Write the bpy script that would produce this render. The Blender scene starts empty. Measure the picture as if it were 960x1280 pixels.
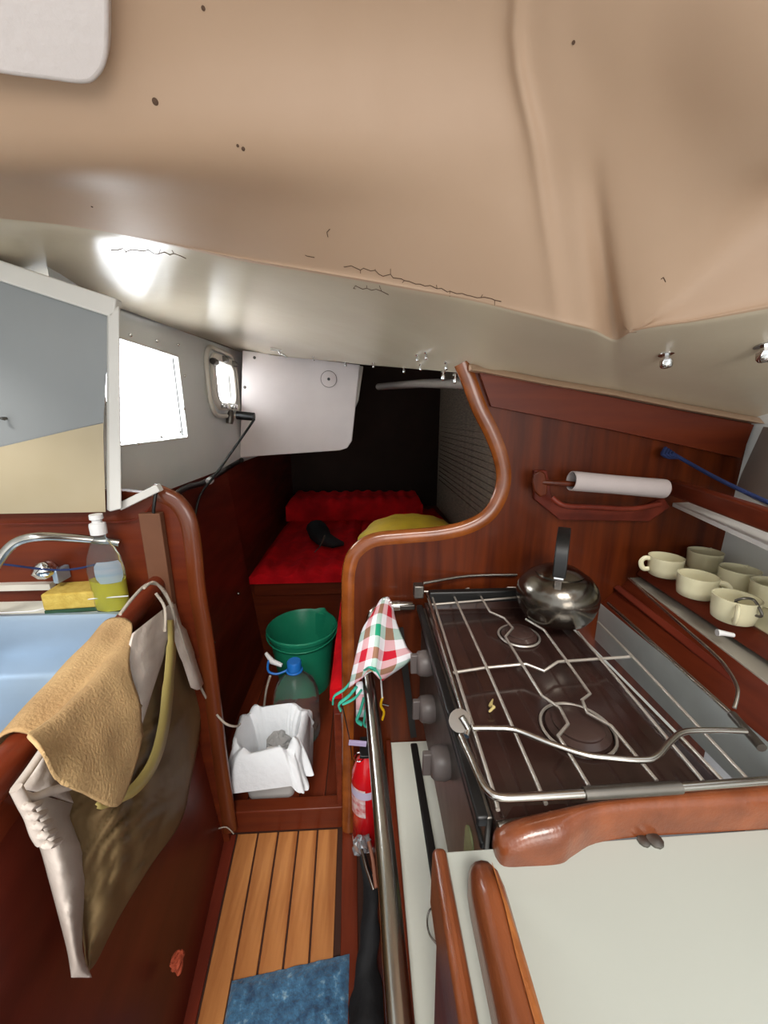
import bpy, math, random
from mathutils import Vector, Matrix, noise
from mathutils.bvhtree import BVHTree
random.seed(7)
V=Vector
S=bpy.context.scene; COL=S.collection
# ---------------------------------------------------------------- camera, world, light, exposure
F_PX=481.; CAM=V((0,0,1.15)); PITCH=math.radians(14); YAW=math.radians(3)
cd=bpy.data.cameras.new('camera'); cam=bpy.data.objects.new('camera',cd); COL.objects.link(cam)
cd.sensor_fit='VERTICAL'; cd.sensor_height=24; cd.lens=F_PX/1280*24; cd.clip_start=.02
cam.location=CAM; cam.rotation_euler=(math.pi/2-PITCH,0,-YAW); S.camera=cam
w=bpy.data.worlds.new('World'); S.world=w; w.use_nodes=True
bg=w.node_tree.nodes['Background']; bg.inputs[0].default_value=(.93,.97,1,1); bg.inputs[1].default_value=1.5
S.view_settings.view_transform='Standard'; S.view_settings.look='None'; S.view_settings.gamma=1
S.view_settings.exposure=0.0
def area(name,loc,target,sx,sy,power,color):
    l=bpy.data.lights.new(name,'AREA'); l.shape='RECTANGLE'; l.size=sx; l.size_y=sy; l.energy=power; l.color=color
    o=bpy.data.objects.new(name,l); COL.objects.link(o); o.location=loc
    o.rotation_euler=(V(target)-V(loc)).to_track_quat('-Z','Y').to_euler(); return o
area('companionway_daylight',(.0,-3.2,4.7),(-.05,.6,.5),2.2,1.6,330,(1,.96,.9))
area('cabin_fill',(.42,-1.35,1.15),(-.40,1.3,1.05),.8,.7,11,(1,.93,.86))  # added fill lamp without a known source, lifts left wall and white board
area('side_window_daylight',(-.655,1.165,1.208),(.345,1.165,1.15),.39,.25,3.6,(.9,.95,1))
area('porthole_daylight',(-.655,1.79,1.287),(.345,1.79,1.25),.20,.15,.8,(.9,.95,1))

# ---------------------------------------------------------------- pixel -> point on a real plane
FW=V((math.sin(YAW)*math.cos(PITCH),math.cos(YAW)*math.cos(PITCH),-math.sin(PITCH)))
RT=V((math.cos(YAW),-math.sin(YAW),0)); UP=RT.cross(FW)
def ray(px,py): return FW+RT*((px-480)/F_PX)-UP*((py-640)/F_PX)
def at(px,py,X=None,Y=None,Z=None):
    d=ray(px,py)
    t=(X-CAM.x)/d.x if X is not None else (Y-CAM.y)/d.y if Y is not None else (Z-CAM.z)/d.z
    return CAM+d*t
def atp(px,py,P,N,off=0):
    d=ray(px,py); P=P+N.normalized()*off
    return CAM+d*((P-CAM).dot(N)/d.dot(N))
# ---------------------------------------------------------------- materials
def c(h,a=1):
    h=h.lstrip('#'); r=[int(h[i:i+2],16)/255 for i in (0,2,4)]
    return tuple((x/12.92 if x<=.04045 else ((x+.055)/1.055)**2.4) for x in r)+(a,)
MATS={}
def mat(name,col,rough=.5,metal=0,var=.12,vscale=8,bump=0,bscale=60,trans=0,ior=1.45,coat=0,spec=.5,col2=None,stretch=(1,1,1),sheen=0,detail=4,emis=0,sss=0):
    if name in MATS: return MATS[name]
    m=bpy.data.materials.new(name); m.use_nodes=True; nt=m.node_tree; N=nt.nodes; L=nt.links; b=N['Principled BSDF']
    b.inputs['Roughness'].default_value=rough; b.inputs['Metallic'].default_value=metal; b.inputs['IOR'].default_value=ior
    b.inputs['Transmission Weight'].default_value=trans; b.inputs['Coat Weight'].default_value=coat; b.inputs['Coat Roughness'].default_value=.12
    if 'mahog' in name: spec=.25; b.inputs['Coat Weight'].default_value=coat*.35
    b.inputs['Specular IOR Level'].default_value=spec; b.inputs['Sheen Weight'].default_value=sheen
    tc=N.new('ShaderNodeTexCoord'); mp=N.new('ShaderNodeMapping'); L.new(tc.outputs['Object'],mp.inputs[0]); mp.inputs['Scale'].default_value=stretch
    nz=N.new('ShaderNodeTexNoise'); nz.inputs['Scale'].default_value=vscale; nz.inputs['Detail'].default_value=detail; L.new(mp.outputs[0],nz.inputs[0])
    cr=N.new('ShaderNodeValToRGB'); L.new(nz.outputs['Fac'],cr.inputs[0]); cr.color_ramp.elements[0].position=.3; cr.color_ramp.elements[1].position=.7
    a=c(col); d=c(col2) if col2 else tuple(x*(1-var) for x in a[:3])+(1,)
    cr.color_ramp.elements[0].color=d; cr.color_ramp.elements[1].color=a
    L.new(cr.outputs[0],b.inputs['Base Color'])
    if bump:
        n2=N.new('ShaderNodeTexNoise'); n2.inputs['Scale'].default_value=bscale; n2.inputs['Detail'].default_value=3; L.new(mp.outputs[0],n2.inputs[0])
        bp=N.new('ShaderNodeBump'); bp.inputs['Strength'].default_value=bump; bp.inputs['Distance'].default_value=.004; L.new(n2.outputs['Fac'],bp.inputs['Height']); L.new(bp.outputs[0],b.inputs['Normal'])
    m.diffuse_color=a; MATS[name]=m; return m
mahog=mat('mahogany','#60270a',.4,col2='#3d1406',vscale=5,stretch=(9,9,.7),coat=.25,detail=6,bump=.05,bscale=20)
mahogd=mat('mahogany_dark','#6d2a1b',.42,col2='#4e1b12',vscale=4,stretch=(6,1,6),coat=.15,detail=6)
mahogx=mat('mahogany_cross','#6a2c14',.38,col2='#552012',vscale=5,stretch=(.8,7,9),coat=.2,detail=6)
mahogy=mat('mahogany_long','#74301a',.36,col2='#57200f',vscale=5,stretch=(9,.8,9),coat=.25,detail=6)
mfront=mat('mahogany_front','#6d2a1c',.4,col2='#511d14',vscale=3,stretch=(4,.7,4),coat=.12,detail=6,bump=.04,bscale=200)
varn=mat('varnished_trim','#94501f',.25,col2='#6f3613',vscale=6,stretch=(3,3,3),coat=.5)
fid=mat('worn_varnish','#7f4425',.3,col2='#5f2f18',vscale=9,stretch=(3,1,3),coat=.45,bump=.15,bscale=90)
fidw=mat('worn_bare_wood','#a5642f',.5,col2='#7d431f',vscale=30,stretch=(2,1,2),bump=.3,bscale=120)
teak=mat('teak_plank','#c0824a',.5,col2='#94562a',vscale=6,stretch=(7,.7,7),coat=.1,detail=7,bump=.08,bscale=60)
caulk=mat('caulking','#3b1d10',.8)
deck=mat('ceiling_paint','#bca088',.5,col2='#b1947a',vscale=2.0,coat=.0,bump=.14,bscale=26,detail=5)
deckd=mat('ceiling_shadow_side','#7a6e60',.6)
hull=mat('hull_grey_paint','#e2e4e2',.45,col2='#d3d7d8',vscale=2.5,bump=.06,bscale=40)
white=mat('white_paint','#d9d4c9',.4,var=.08,bump=.05)
wtrim=mat('white_trim','#d6d4cf',.35,var=.05)
laminate=mat('white_laminate','#eeefe2',.33,var=.04,vscale=3,bump=.02,bscale=200)
board=mat('board_white','#e6dcd8',.42,col2='#d3c8c4',vscale=3)
steel=mat('steel','#b9b6b0',.22,1,var=.1,vscale=20)
steelb=mat('brushed_steel','#a9bccf',.4,.55,var=.12,vscale=6)
steeld=mat('dull_steel','#7c7872',.42,1,var=.3,vscale=30)
chrome=mat('chrome','#d9d9d9',.1,1,var=.03)
black=mat('black_plastic','#141414',.4,var=.2)
blackm=mat('black_fabric','#131417',.8,var=.3,bump=.4,bscale=80)
enamel=mat('brown_enamel','#32211d',.16,var=.3,vscale=12,coat=.4)
burner=mat('burner_iron','#3a2a26',.3,var=.25,vscale=20,coat=.2)
knobm=mat('knob_grey','#5a5250',.45,var=.2)
greys=mat('grey_metal_tray','#c9d0cd',.4,.15,var=.2,vscale=10)
mugm=mat('mug_cream','#e2dbb8',.25,var=.05,coat=.4)
redf=mat('red_fabric','#dc0f1b',.8,col2='#a00812',vscale=10,bump=.3,bscale=40,spec=.15)
yell=mat('yellow_nylon','#b89a28',.5,col2='#8f7618',vscale=9,bump=.5,bscale=18)
green=mat('green_plastic','#1f8a68',.35,var=.1)
bluep=mat('blue_plastic','#1f6fc4',.35,var=.1)
whitep=mat('white_plastic','#dcdcdc',.4,var=.05)
chamm=mat('chamois','#cfae7c',.95,col2='#a3825a',vscale=8,bump=.45,bscale=260)
canvas=mat('white_canvas','#cfc6bd',.8,col2='#b8aca2',vscale=12,bump=.3,bscale=90)
bagm=mat('olive_plastic_film','#97805c',.42,col2='#7a6245',vscale=7,bump=.25,bscale=16,trans=.22,ior=1.1)
tapem=mat('bag_seam','#b8a866',.5)
rope=mat('rope','#b0a699',.9,bump=.6,bscale=300)
redp=mat('extinguisher_red','#c8141c',.25,coat=.4,var=.05)
foil=mat('crumpled_foil','#c8ccd0',.2,.7,var=.3,vscale=60)
rubber=mat('black_strap','#221f1e',.5)
spongem=mat('sponge_yellow','#cbb057',.9,col2='#b5973f',vscale=60,bump=.5,bscale=250)
scour=mat('scourer_green','#2a4a34',.9)
liner=mat('bin_liner','#eef2f6',.35,var=.03,vscale=20,bump=.7,bscale=45,trans=.06,ior=1.05)
paper=mat('paper','#d9d4d0',.8,bump=.3,bscale=60)
paperg=mat('grey_paper','#9d9c9a',.8,var=.2)
slat=mat('hull_slats','#92826f',.8,col2='#6a5c4e',vscale=18,stretch=(1,1,9))
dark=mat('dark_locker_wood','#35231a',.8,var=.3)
orange=mat('orange_cord','#a8482c',.8,bump=.5,bscale=200)
lilac=mat('lilac_plastic','#b6a8cc',.5)
yplast=mat('yellow_plastic','#dfae10',.4)
bluerope=mat('blue_rope','#1d2b57',.9)
nonsl=mat('sticker_green','#8d9468',.5,var=.3,vscale=60)
pet=mat('clear_plastic','#eef3f3',.12,var=.02,trans=.96,ior=1.12,bump=.5,bscale=30)
glass=mat('window_glass','#ffffff',.02,var=.0,trans=1,ior=1.02)
soapm=mat('yellow_soap','#e6dc10',.15,var=.05,trans=.45,ior=1.3)
padm=mat('padded_vinyl','#d3cbc8',.6,var=.05,bump=.3,bscale=90)
def rug_mat():
    m=mat('blue_rug','#3f6f93',.95,col2='#1e3d5c',vscale=60,bump=1,bscale=150,sheen=.4); cr=[n for n in m.node_tree.nodes if n.type=='VALTORGB'][0]
    e=cr.color_ramp.elements.new(.62); e.color=c('#3d6c8f'); cr.color_ramp.elements[-1].color=c('#8fb0c2'); cr.color_ramp.elements[-1].position=.78; return m
rugm=rug_mat()
def gingham():
    m=bpy.data.materials.new('gingham'); m.use_nodes=True; N=m.node_tree.nodes; L=m.node_tree.links; b=N['Principled BSDF']; b.inputs['Roughness'].default_value=.85
    uv=N.new('ShaderNodeTexCoord'); sp=N.new('ShaderNodeSeparateXYZ'); L.new(uv.outputs['UV'],sp.inputs[0])
    def ramp(out):
        mu=N.new('ShaderNodeMath'); mu.operation='FRACT'; L.new(out,mu.inputs[0])
        r=N.new('ShaderNodeValToRGB'); r.color_ramp.interpolation='CONSTANT'; L.new(mu.outputs[0],r.inputs[0])
        r.color_ramp.elements[0].color=c('#e4e2e8'); r.color_ramp.elements[1].position=.25; r.color_ramp.elements[1].color=c('#c30a2a')
        for p,h in ((.5,'#e4e2e8'),(.75,'#0f8f6a')):
            e=r.color_ramp.elements.new(p); e.color=c(h)
        return r
    a=ramp(sp.outputs[0]); d=ramp(sp.outputs[1])
    mx=N.new('ShaderNodeMix'); mx.data_type='RGBA'; mx.blend_type='MIX'; mx.inputs[0].default_value=.5
    L.new(a.outputs[0],mx.inputs[6]); L.new(d.outputs[0],mx.inputs[7]); L.new(mx.outputs[2],b.inputs['Base Color'])
    return m
ging=gingham(); tealhem=mat('teal_hem','#3aa890',.85)
# ---------------------------------------------------------------- mesh helpers
WLOC={}
def frame(d):
    d=d.normalized(); a=V((0,0,1)) if abs(d.z)<.9 else V((1,0,0)); x=d.cross(a).normalized(); return x,d.cross(x).normalized()
def crom(P,n=6,closed=False):
    P=[V(p) for p in P]; out=[]; k=len(P)
    segs=k if closed else k-1
    for i in range(segs):
        if closed: a,b,c_,d=P[(i-1)%k],P[i],P[(i+1)%k],P[(i+2)%k]
        else: a,b,c_,d=P[max(i-1,0)],P[i],P[i+1],P[min(i+2,k-1)]
        for j in range(n):
            t=j/n; out.append(.5*((2*b)+(c_-a)*t+(2*a-5*b+4*c_-d)*t*t+(3*b-a-3*c_+d)*t**3))
    if not closed: out.append(P[-1])
    return out
class M:
    def __init__(s): s.v=[]; s.f=[]; s.uv={}
    def box(s,lo,hi,bev=0):
        lo=V(lo); hi=V(hi); n=len(s.v)
        for z in (lo.z,hi.z):
            for x,y in ((lo.x,lo.y),(hi.x,lo.y),(hi.x,hi.y),(lo.x,hi.y)): s.v.append(V((x,y,z)))
        for q in ((3,2,1,0),(4,5,6,7),(0,1,5,4),(1,2,6,5),(2,3,7,6),(3,0,4,7)): s.f.append([n+i for i in q])
        return s
    def hexa(s,bottom,top):
        n=len(s.v); s.v+=[V(p) for p in bottom]+[V(p) for p in top]
        for q in ((3,2,1,0),(4,5,6,7),(0,1,5,4),(1,2,6,5),(2,3,7,6),(3,0,4,7)): s.f.append([n+i for i in q])
        return s
    def prism(s,poly,off):
        n=len(s.v); k=len(poly); off=V(off); s.v+=[V(p) for p in poly]+[V(p)+off for p in poly]
        s.f.append([n+i for i in range(k)][::-1]); s.f.append([n+k+i for i in range(k)])
        for i in range(k): j=(i+1)%k; s.f.append([n+i,n+j,n+k+j,n+k+i])
        return s
    def beam(s,a,b,w,h,up=(0,0,1)):
        a=V(a); b=V(b); d=(b-a).normalized(); x=d.cross(V(up)).normalized(); u=x.cross(d).normalized()
        q=[-x*w/2-u*h/2,x*w/2-u*h/2,x*w/2+u*h/2,-x*w/2+u*h/2]
        return s.prism([a+p for p in q],b-a)
    def tube(s,P,r,n=10,closed=False,flat=None):
        P=[V(p) for p in P]; k=len(P); base=len(s.v); x=None
        for i,p in enumerate(P):
            if closed: d=P[(i+1)%k]-P[(i-1)%k]
            else: d=P[min(i+1,k-1)]-P[max(i-1,0)]
            d.normalize()
            if x is None: x,_=frame(d)
            x=(x-d*x.dot(d)).normalized(); y=d.cross(x)
            rr=r[i] if isinstance(r,(list,tuple)) else r
            for j in range(n):
                t=2*math.pi*j/n; s.v.append(p+x*math.cos(t)*rr+y*math.sin(t)*rr*(flat or 1))
        for i in range(k if closed else k-1):
            for j in range(n):
                a=base+i*n; b=base+((i+1)%k)*n; s.f.append([a+j,a+(j+1)%n,b+(j+1)%n,b+j])
        if not closed: s.f.append([base+j for j in range(n)][::-1]); s.f.append([base+(k-1)*n+j for j in range(n)])
        return s
    def lathe(s,prof,o,ax=(0,0,1),n=28,sx=1,sy=1,xdir=None):
        o=V(o); ax=V(ax).normalized()
        if xdir: x=V(xdir).normalized(); y=ax.cross(x)
        else: x,y=frame(ax)
        b=len(s.v); k=len(prof)
        for r,h in prof:
            for j in range(n):
                t=2*math.pi*j/n; s.v.append(o+ax*h+x*math.cos(t)*r*sx+y*math.sin(t)*r*sy)
        for i in range(k-1):
            for j in range(n): s.f.append([b+i*n+j,b+i*n+(j+1)%n,b+(i+1)*n+(j+1)%n,b+(i+1)*n+j])
        shut=abs(prof[0][0]-prof[-1][0])<1e-6 and abs(prof[0][1]-prof[-1][1])<1e-6
        if prof[0][0]>1e-4 and not shut: s.f.append([b+j for j in range(n)][::-1])
        if prof[-1][0]>1e-4 and not shut: s.f.append([b+(k-1)*n+j for j in range(n)])
        return s
    def grid(s,rows,uvs=(1,1),closed=False):
        b=len(s.v); R=len(rows); K=len(rows[0])
        for i,r in enumerate(rows):
            for j,p in enumerate(r):
                s.uv[len(s.v)]=(j/(K-1)*uvs[0],i/(R-1)*uvs[1]); s.v.append(V(p))
        for i in range(R-1):
            for j in range(K if closed else K-1):
                j2=(j+1)%K; s.f.append([b+i*K+j,b+i*K+j2,b+(i+1)*K+j2,b+(i+1)*K+j])
        return s
    def build(s,name,m,parent=None,smooth=True,bevel=0,sub=0,solid=0,label=None,cat=None,group=None,kind=None,origin=None,angle=58):
        lo=V([min(v[i] for v in s.v) for i in range(3)]); hi=V([max(v[i] for v in s.v) for i in range(3)])
        o0=V(origin) if origin is not None else V(((lo.x+hi.x)/2,(lo.y+hi.y)/2,lo.z))
        me=bpy.data.meshes.new(name); me.from_pydata([tuple(v-o0) for v in s.v],[],s.f); me.materials.append(m)
        if s.uv:
            u=me.uv_layers.new(name='UVMap')
            for lp in me.loops: u.data[lp.index].uv=s.uv.get(lp.vertex_index,(0,0))
        import bmesh
        bm=bmesh.new(); bm.from_mesh(me)
        bmesh.ops.remove_doubles(bm,verts=bm.verts,dist=1e-6); bmesh.ops.recalc_face_normals(bm,faces=bm.faces); bm.to_mesh(me); bm.free()
        if smooth:
            for p in me.polygons: p.use_smooth=True
            me.set_sharp_from_angle(angle=math.radians(angle))
        o=bpy.data.objects.new(name,me); COL.objects.link(o)
        ploc=WLOC.get(parent.name,V()) if parent else V()
        o.location=o0-ploc; o.parent=parent; WLOC[o.name]=o0
        if solid: md=o.modifiers.new('thickness','SOLIDIFY'); md.thickness=solid; md.offset=0
        if bevel: md=o.modifiers.new('bevel','BEVEL'); md.width=bevel; md.segments=3; md.limit_method='ANGLE'
        if sub: md=o.modifiers.new('sub','SUBSURF'); md.levels=sub; md.render_levels=sub
        tag(o,label,cat,group,kind); return o
def tag(o,label=None,cat=None,group=None,kind=None):
    if label: o['label']=label
    if cat: o['category']=cat
    if group: o['group']=group
    if kind: o['kind']=kind
def thing(name,label,cat,loc,group=None):
    o=bpy.data.objects.new(name,None); o.empty_display_size=.05; COL.objects.link(o); o.location=V(loc); WLOC[o.name]=V(loc); tag(o,label,cat,group); return o
ST=dict(kind='structure')
YB=.84
# ---------------------------------------------------------------- ceiling
cols=[-260,-120,0,75,150,225,300,380,455,520,590,640,682,700,718,745,770,790,825,870,960,1100,1300]
def interp(x,xs,ys):
    if x<=xs[0]: return ys[0]+(ys[1]-ys[0])*(x-xs[0])/(xs[1]-xs[0])
    for i in range(len(xs)-1):
        if x<=xs[i+1]: return ys[i]+(ys[i+1]-ys[i])*(x-xs[i])/(xs[i+1]-xs[i])
    return ys[-1]+(ys[-1]-ys[-2])*(x-xs[-1])/(xs[-1]-xs[-2])
Ly=dict(x=[0,150,225,300,455,590,760,930,1000],y=[333,385,413,440,456,467,495,527,538],Y=[.86,1.06,1.4,2.05,1.5,.868,.868,.868,.868])
Ky=dict(x=[0,75,150,300,455,590,640,700,745,770,790,825,870,960],y=[273,281,293,326,352,376,388,403,414,425,415,408,402,386],z=[1.43,1.43,1.42,1.40,1.36,1.32,1.303,1.283,1.272,1.266,1.268,1.27,1.272,1.28])
Lr=[at(x,interp(x,Ly['x'],Ly['y']),Y=interp(x,Ly['x'],Ly['Y']) if x>=0 else .86) for x in cols]
for i,x in enumerate(cols):
    if x>960: Lr[i]=V((Lr[i].x,.868,1.12))
Kr=[at(x,interp(x,Ky['x'],Ky['y']),Z=interp(x,Ky['x'],Ky['z'])) for x in cols]
XS=[0,455,640,682,700,718,770,870,960,1100]
def yrow(y,Ys,shift):
    r=[]
    for x in cols:
        xx=x+shift*math.exp(-((x-730)/170)**2)
        r.append(at(xx,y,Y=interp(x,XS,Ys)))
    return r
KY=[k.y for k in Kr]; kYi=lambda x: interp(x,cols,KY)
T1=yrow(190,[.50,.545,.530,.526,.518,.519,.505,kYi(870)-.068,kYi(960)-.066,kYi(1100)-.055],-32)
T0=yrow(-20,[.43,.475,.462,.458,.449,.450,.438,kYi(870)-.130,kYi(960)-.130,kYi(1100)-.12],-55)
Th=[k.lerp(t,.55) for k,t in zip(Kr,T1)]
for i,x in enumerate(cols):
    if x>770: Th[i]=at(x-6,interp(x,[770,870,960,1100],[415,338,262,190]),Y=KY[i]-.004)
M_=[k.lerp(l,.5)+V((0,0,.004)) for k,l in zip(Kr,Lr)]
Kd=[k.lerp(l,.10) for k,l in zip(Kr,Lr)]; Ku=[k.lerp(l,.15) for k,l in zip(Kr,Th)]
T2=[V((p.x*1.05,.24,1.60)) for p in T0]; T3=[V((p.x*1.1,.05,1.64)) for p in T0]; 
Lb=[V((l.x*1.1,3.25,1.78)) for l in Lr]
def tensor(rows,n=4,m=4):
    R=[crom(r,n) for r in rows]; C=[crom([r[j] for r in R],m) for j in range(len(R[0]))]
    return [[C[j][i] for j in range(len(C))] for i in range(len(C[0]))]
TT=tensor([Lr,M_,Kd,Kr,Ku,Th,T1,T0,T2,T3],4,5)
cg=M().grid(TT)
ceil=M().grid(TT[15:]).build('ceiling',deck,angle=180,**ST)
M().grid(TT[:16]).build('ceiling',mat('ceiling_gloss','#cbbfa9',.24,col2='#bdb09a',vscale=2.5,bump=.10,bscale=24,detail=5),angle=180,**ST)
bvh=BVHTree.FromPolygons([tuple(v) for v in cg.v],cg.f)
def onceil(px,py,lift=0):
    h,n,_,_=bvh.ray_cast(CAM,ray(px,py).normalized()); 
    if h is None: return at(px,py,Y=.86),V((0,0,-1))
    if n.dot(ray(px,py))>0: n=-n
    return h+n*lift,n
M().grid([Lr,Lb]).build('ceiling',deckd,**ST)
# painted lip along the bulkhead head
lip=[at(x,y,Y=.835) for x,y in ((586,462),(680,480),(760,493),(850,511),(960,531),(1040,546))]
mm=M()
for a,b in zip(lip,lip[1:]): mm.hexa([a+V((0,-.025,-.003)),b+V((0,-.025,-.003)),b+V((0,.03,-.003)),a+V((0,.03,-.003))],[a+V((0,-.010,.010)),b+V((0,-.010,.010)),b+V((0,.03,.012)),a+V((0,.03,.012))])
mm.build('trim_1',deck,**ST)
# cracks and pin holes in the paint
def crack(pts,seed,r=.0007):
    random.seed(seed); P=[]
    for (x0,y0),(x1,y1) in zip(pts,pts[1:]):
        k=max(2,int(abs(x1-x0)/6))
        for i in range(k): P.append((x0+(x1-x0)*i/k+random.uniform(-2,2),y0+(y1-y0)*i/k+random.uniform(-2.5,2.5)))
    m=M(); m.tube([onceil(x,y,.0003)[0] for x,y in P],r,5)
    for x,y in P[::3]: m.tube([onceil(x,y,.0003)[0],onceil(x+random.uniform(-3,3),y+random.uniform(-7,7),.0003)[0]],r*.8,5)
    return m
mk=mat('crack_stain','#5d4738',.9)
for pts,sd in (([(432,332),(480,343),(520,355),(570,366),(632,377)],1),([(440,358),(470,363),(492,367)],2),([(140,312),(185,314),(238,322)],3),([(385,322),(402,325)],4),([(408,289),(414,279)],5),([(828,345),(836,362)],6)):
    crack(pts,sd,.0006).build('crack',mk,ceil)
for x,y,r in ((194,127,.003),(297,182,.0015),(304,186,.002),(717,53,.0016),(115,258,.0014),(254,10,.0018)):
    p,n=onceil(x,y,.0004); M().lathe([(0,0),(r,0),(r*.8,.0006),(0,.0006)],p,n,12).build('pin_hole',mk,ceil)
# padded block upper left
P=[(-110,-60),(-60,80),(0,93),(60,101),(105,106),(122,98),(133,78),(136,40),(136,-60)]
p0,n0=onceil(70,70)
poly=[atp(q[0],q[1],p0,n0,.03) for q in crom([(a,b,0) for a,b in P],4)]
m=M().prism(poly,n0*-.05); m.build('padded_block',padm,bevel=.012,label='white rounded padded block fixed to the ceiling in the upper left corner',cat='ceiling pad')
# ceiling bolts
def bolt(px,py,r,L,label,grp=None,plate=False):
    p,n=onceil(px,py); n=V((0,-.2,-1)).normalized()
    t=thing('bolt',label,'bolt',p,grp)
    M().lathe([(r*1.25,-.004),(r*1.25,.001),(0,.001)],p,n,16).build('washer',steel,t)
    M().lathe([(r*.55,0),(r*.55,L*.4),(r,L*.4),(r,L*.8),(r*.8,L*.95),(r*.3,L),(0,L)],p,n,6 if r>.005 else 10).build('nut',chrome,t)
    return t
bolt(833,443,.009,.022,'large hexagonal bolt head under the ceiling above the paper towel roll')
bolt(957,432,.011,.024,'large chrome bolt at the far right edge of the ceiling')
for i,(x,y) in enumerate([(392,446),(432,453),(467,454),(505,460),(522,444),(533,441),(526,456),(558,454),(554,466),(569,470)]):
    lab=['small bolt above the middle of the white board','small bolt above the round plate of the white board','small bolt just right of the white board','small bolt left of the bolt cluster near the curved trim','upper left bolt of the cluster left of the curved trim','upper right bolt of the cluster left of the curved trim','lower bolt of the cluster left of the curved trim','bolt next to the top of the curved trim, upper one','bolt next to the top of the curved trim, lower one','tiny bolt right at the top end of the curved trim'][i]
    bolt(x,y,.0042 if i<4 else .0040,.016,lab,'bolts along the ceiling edge')
p,n=onceil(348,437); t=thing('hook','small metal hook bracket on ceiling above the white board corner','hook',p)
M().box(p+V((-.03,-.01,-.004)),p+V((.015,.01,.004))).build('plate',white,t,bevel=.002)
M().tube([p,p+V((.008,-.004,-.016)),p+V((.022,-.004,-.02)),p+V((.034,-.002,-.03))],.005,8).build('hook_arm',steel,t)
# ---------------------------------------------------------------- left hull wall with windows
XW=-.6
def rectpoly(cx,cz,w,h,r,n=5,skew=0):
    out=[]
    for sx,sz,a0 in ((1,1,0),(-1,1,90),(-1,-1,180),(1,-1,270)):
        for i in range(n+1):
            a=math.radians(a0+90*i/n); out.append((cx+sx*(w/2-r)+math.cos(a)*r,cz+sz*(h/2-r)+math.sin(a)*r+skew*(cx+sx*w/2-cx)))
    return out
w1=(1.165,1.208,.40,.255); w2=(1.79,1.287,.36,.20)
def wall_piece(y0,y1,z0,z1): 
    return [V((XW,y0,z0)),V((XW,y1,z0)),V((XW,y1,z1)),V((XW,y0,z1))]
import bmesh
def wall_with_holes(X,y0,y1,z0,z1,holes,name,m,th=.02):
    # strips of quads round each hole; holes given as closed outlines (y,z) with centre
    v=[];f=[]
    xs=sorted({y0,y1}|{h['y'][0] for h in holes}|{h['y'][1] for h in holes})
    for a,b in zip(xs,xs[1:]):
        h=[q for q in holes if abs(q['y'][0]-a)<1e-6 and abs(q['y'][1]-b)<1e-6]
        if not h: n=len(v); v+=[(X,a,z0),(X,b,z0),(X,b,z1),(X,a,z1)]; f.append([n,n+1,n+2,n+3]); continue
        h=h[0]; o=h['o']; cy=sum(p[0] for p in o)/len(o); cz=sum(p[1] for p in o)/len(o); K=len(o)
        n=len(v)
        for (yy,zz) in o:
            v.append((X,yy,zz))
        for (yy,zz) in o:
            dy,dz=yy-cy,zz-cz; s=min(((b-cy) if dy>0 else (cy-a))/max(abs(dy),1e-6),((z1-cz) if dz>0 else (cz-z0))/max(abs(dz),1e-6)); v.append((X,cy+dy*s,cz+dz*s))
        q4=K//4; cn=[(b,z1),(a,z1),(a,z0),(b,z0)]
        for g_ in range(4):                      # each rounded corner of the hole fans out to its wall corner
            for i in range(g_*q4,(g_+1)*q4): v[n+K+i]=(X,)+cn[g_]
        for i in range(K):
            j=(i+1)%K
            if v[n+K+i]==v[n+K+j]: f.append([n+i,n+j,n+K+j])
            else: f.append([n+i,n+j,n+K+j,n+K+i])
    mo=M(); mo.v=[V(p) for p in v]; mo.f=f
    return mo.build(name,m,smooth=False,**ST)
o1=[(y,z) for y,z in rectpoly(w1[0],w1[1],w1[2],w1[3],.006)]
o2=[(y,z) for y,z in rectpoly(w2[0],w2[1],w2[2]*.62,w2[3]*.82,.04)]
wl=wall_with_holes(XW,.86,2.6,.90,1.6,[dict(y=(.90,1.42),o=o1),dict(y=(1.55,2.03),o=o2)],'wall_left',hull)
def ring(o_in,o_out,X0,X1):
    m=M(); K=len(o_in); rows=[]
    for oo,X in ((o_in,X0),(o_in,X1),(o_out,X1),(o_out,X0)): rows.append([V((X,y,z)) for y,z in oo])
    m.grid(rows+[rows[0]],closed=True); return m
fr=ring(o1,[(y,z) for y,z in rectpoly(w1[0],w1[1],w1[2]+.012,w1[3]+.012,.008)],XW-.03,XW+.003).build('window_1',wtrim,**ST)
M().prism([V((XW-.012,y,z)) for y,z in rectpoly(w1[0],w1[1],w1[2],w1[3],.006)],(-.004,0,0)).build('pane',glass,fr)
for (px,py) in ((162,419),(195,426),(222,431),(230,470),(229,511),(224,540),(200,546),(171,555)):
    p=at(px,py,X=XW); M().lathe([(.0045,0),(.0045,.003),(.003,.006),(0,.007)],p,(1,0,0),8).build('screw',chrome,fr)
pw=ring(o2,[(y,z) for y,z in rectpoly(w2[0],w2[1],w2[2]*.62+.075,w2[3]*.82+.06,.06)],XW-.03,XW+.012).build('window_2',white,bevel=.004,**ST)
M().prism([V((XW-.012,y,z)) for y,z in o2],(-.005,0,0)).build('pane',glass,pw)
bo=rectpoly(w2[0]-.03,w2[1]-.005,w2[2]*.62+.13,w2[3]*.82+.10,.08)
M().tube([V((XW+.008,y,z)) for y,z in bo],.009,8,closed=True).build('hinge_frame',white,pw)
for px,py in ((268,452),(281,449),(293,455)):
    p=at(px,py,X=XW+.015); M().lathe([(.012,-.02),(.014,0),(.012,.02)],p,(0,1,0),10).build('hinge',steeld,pw)
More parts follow.
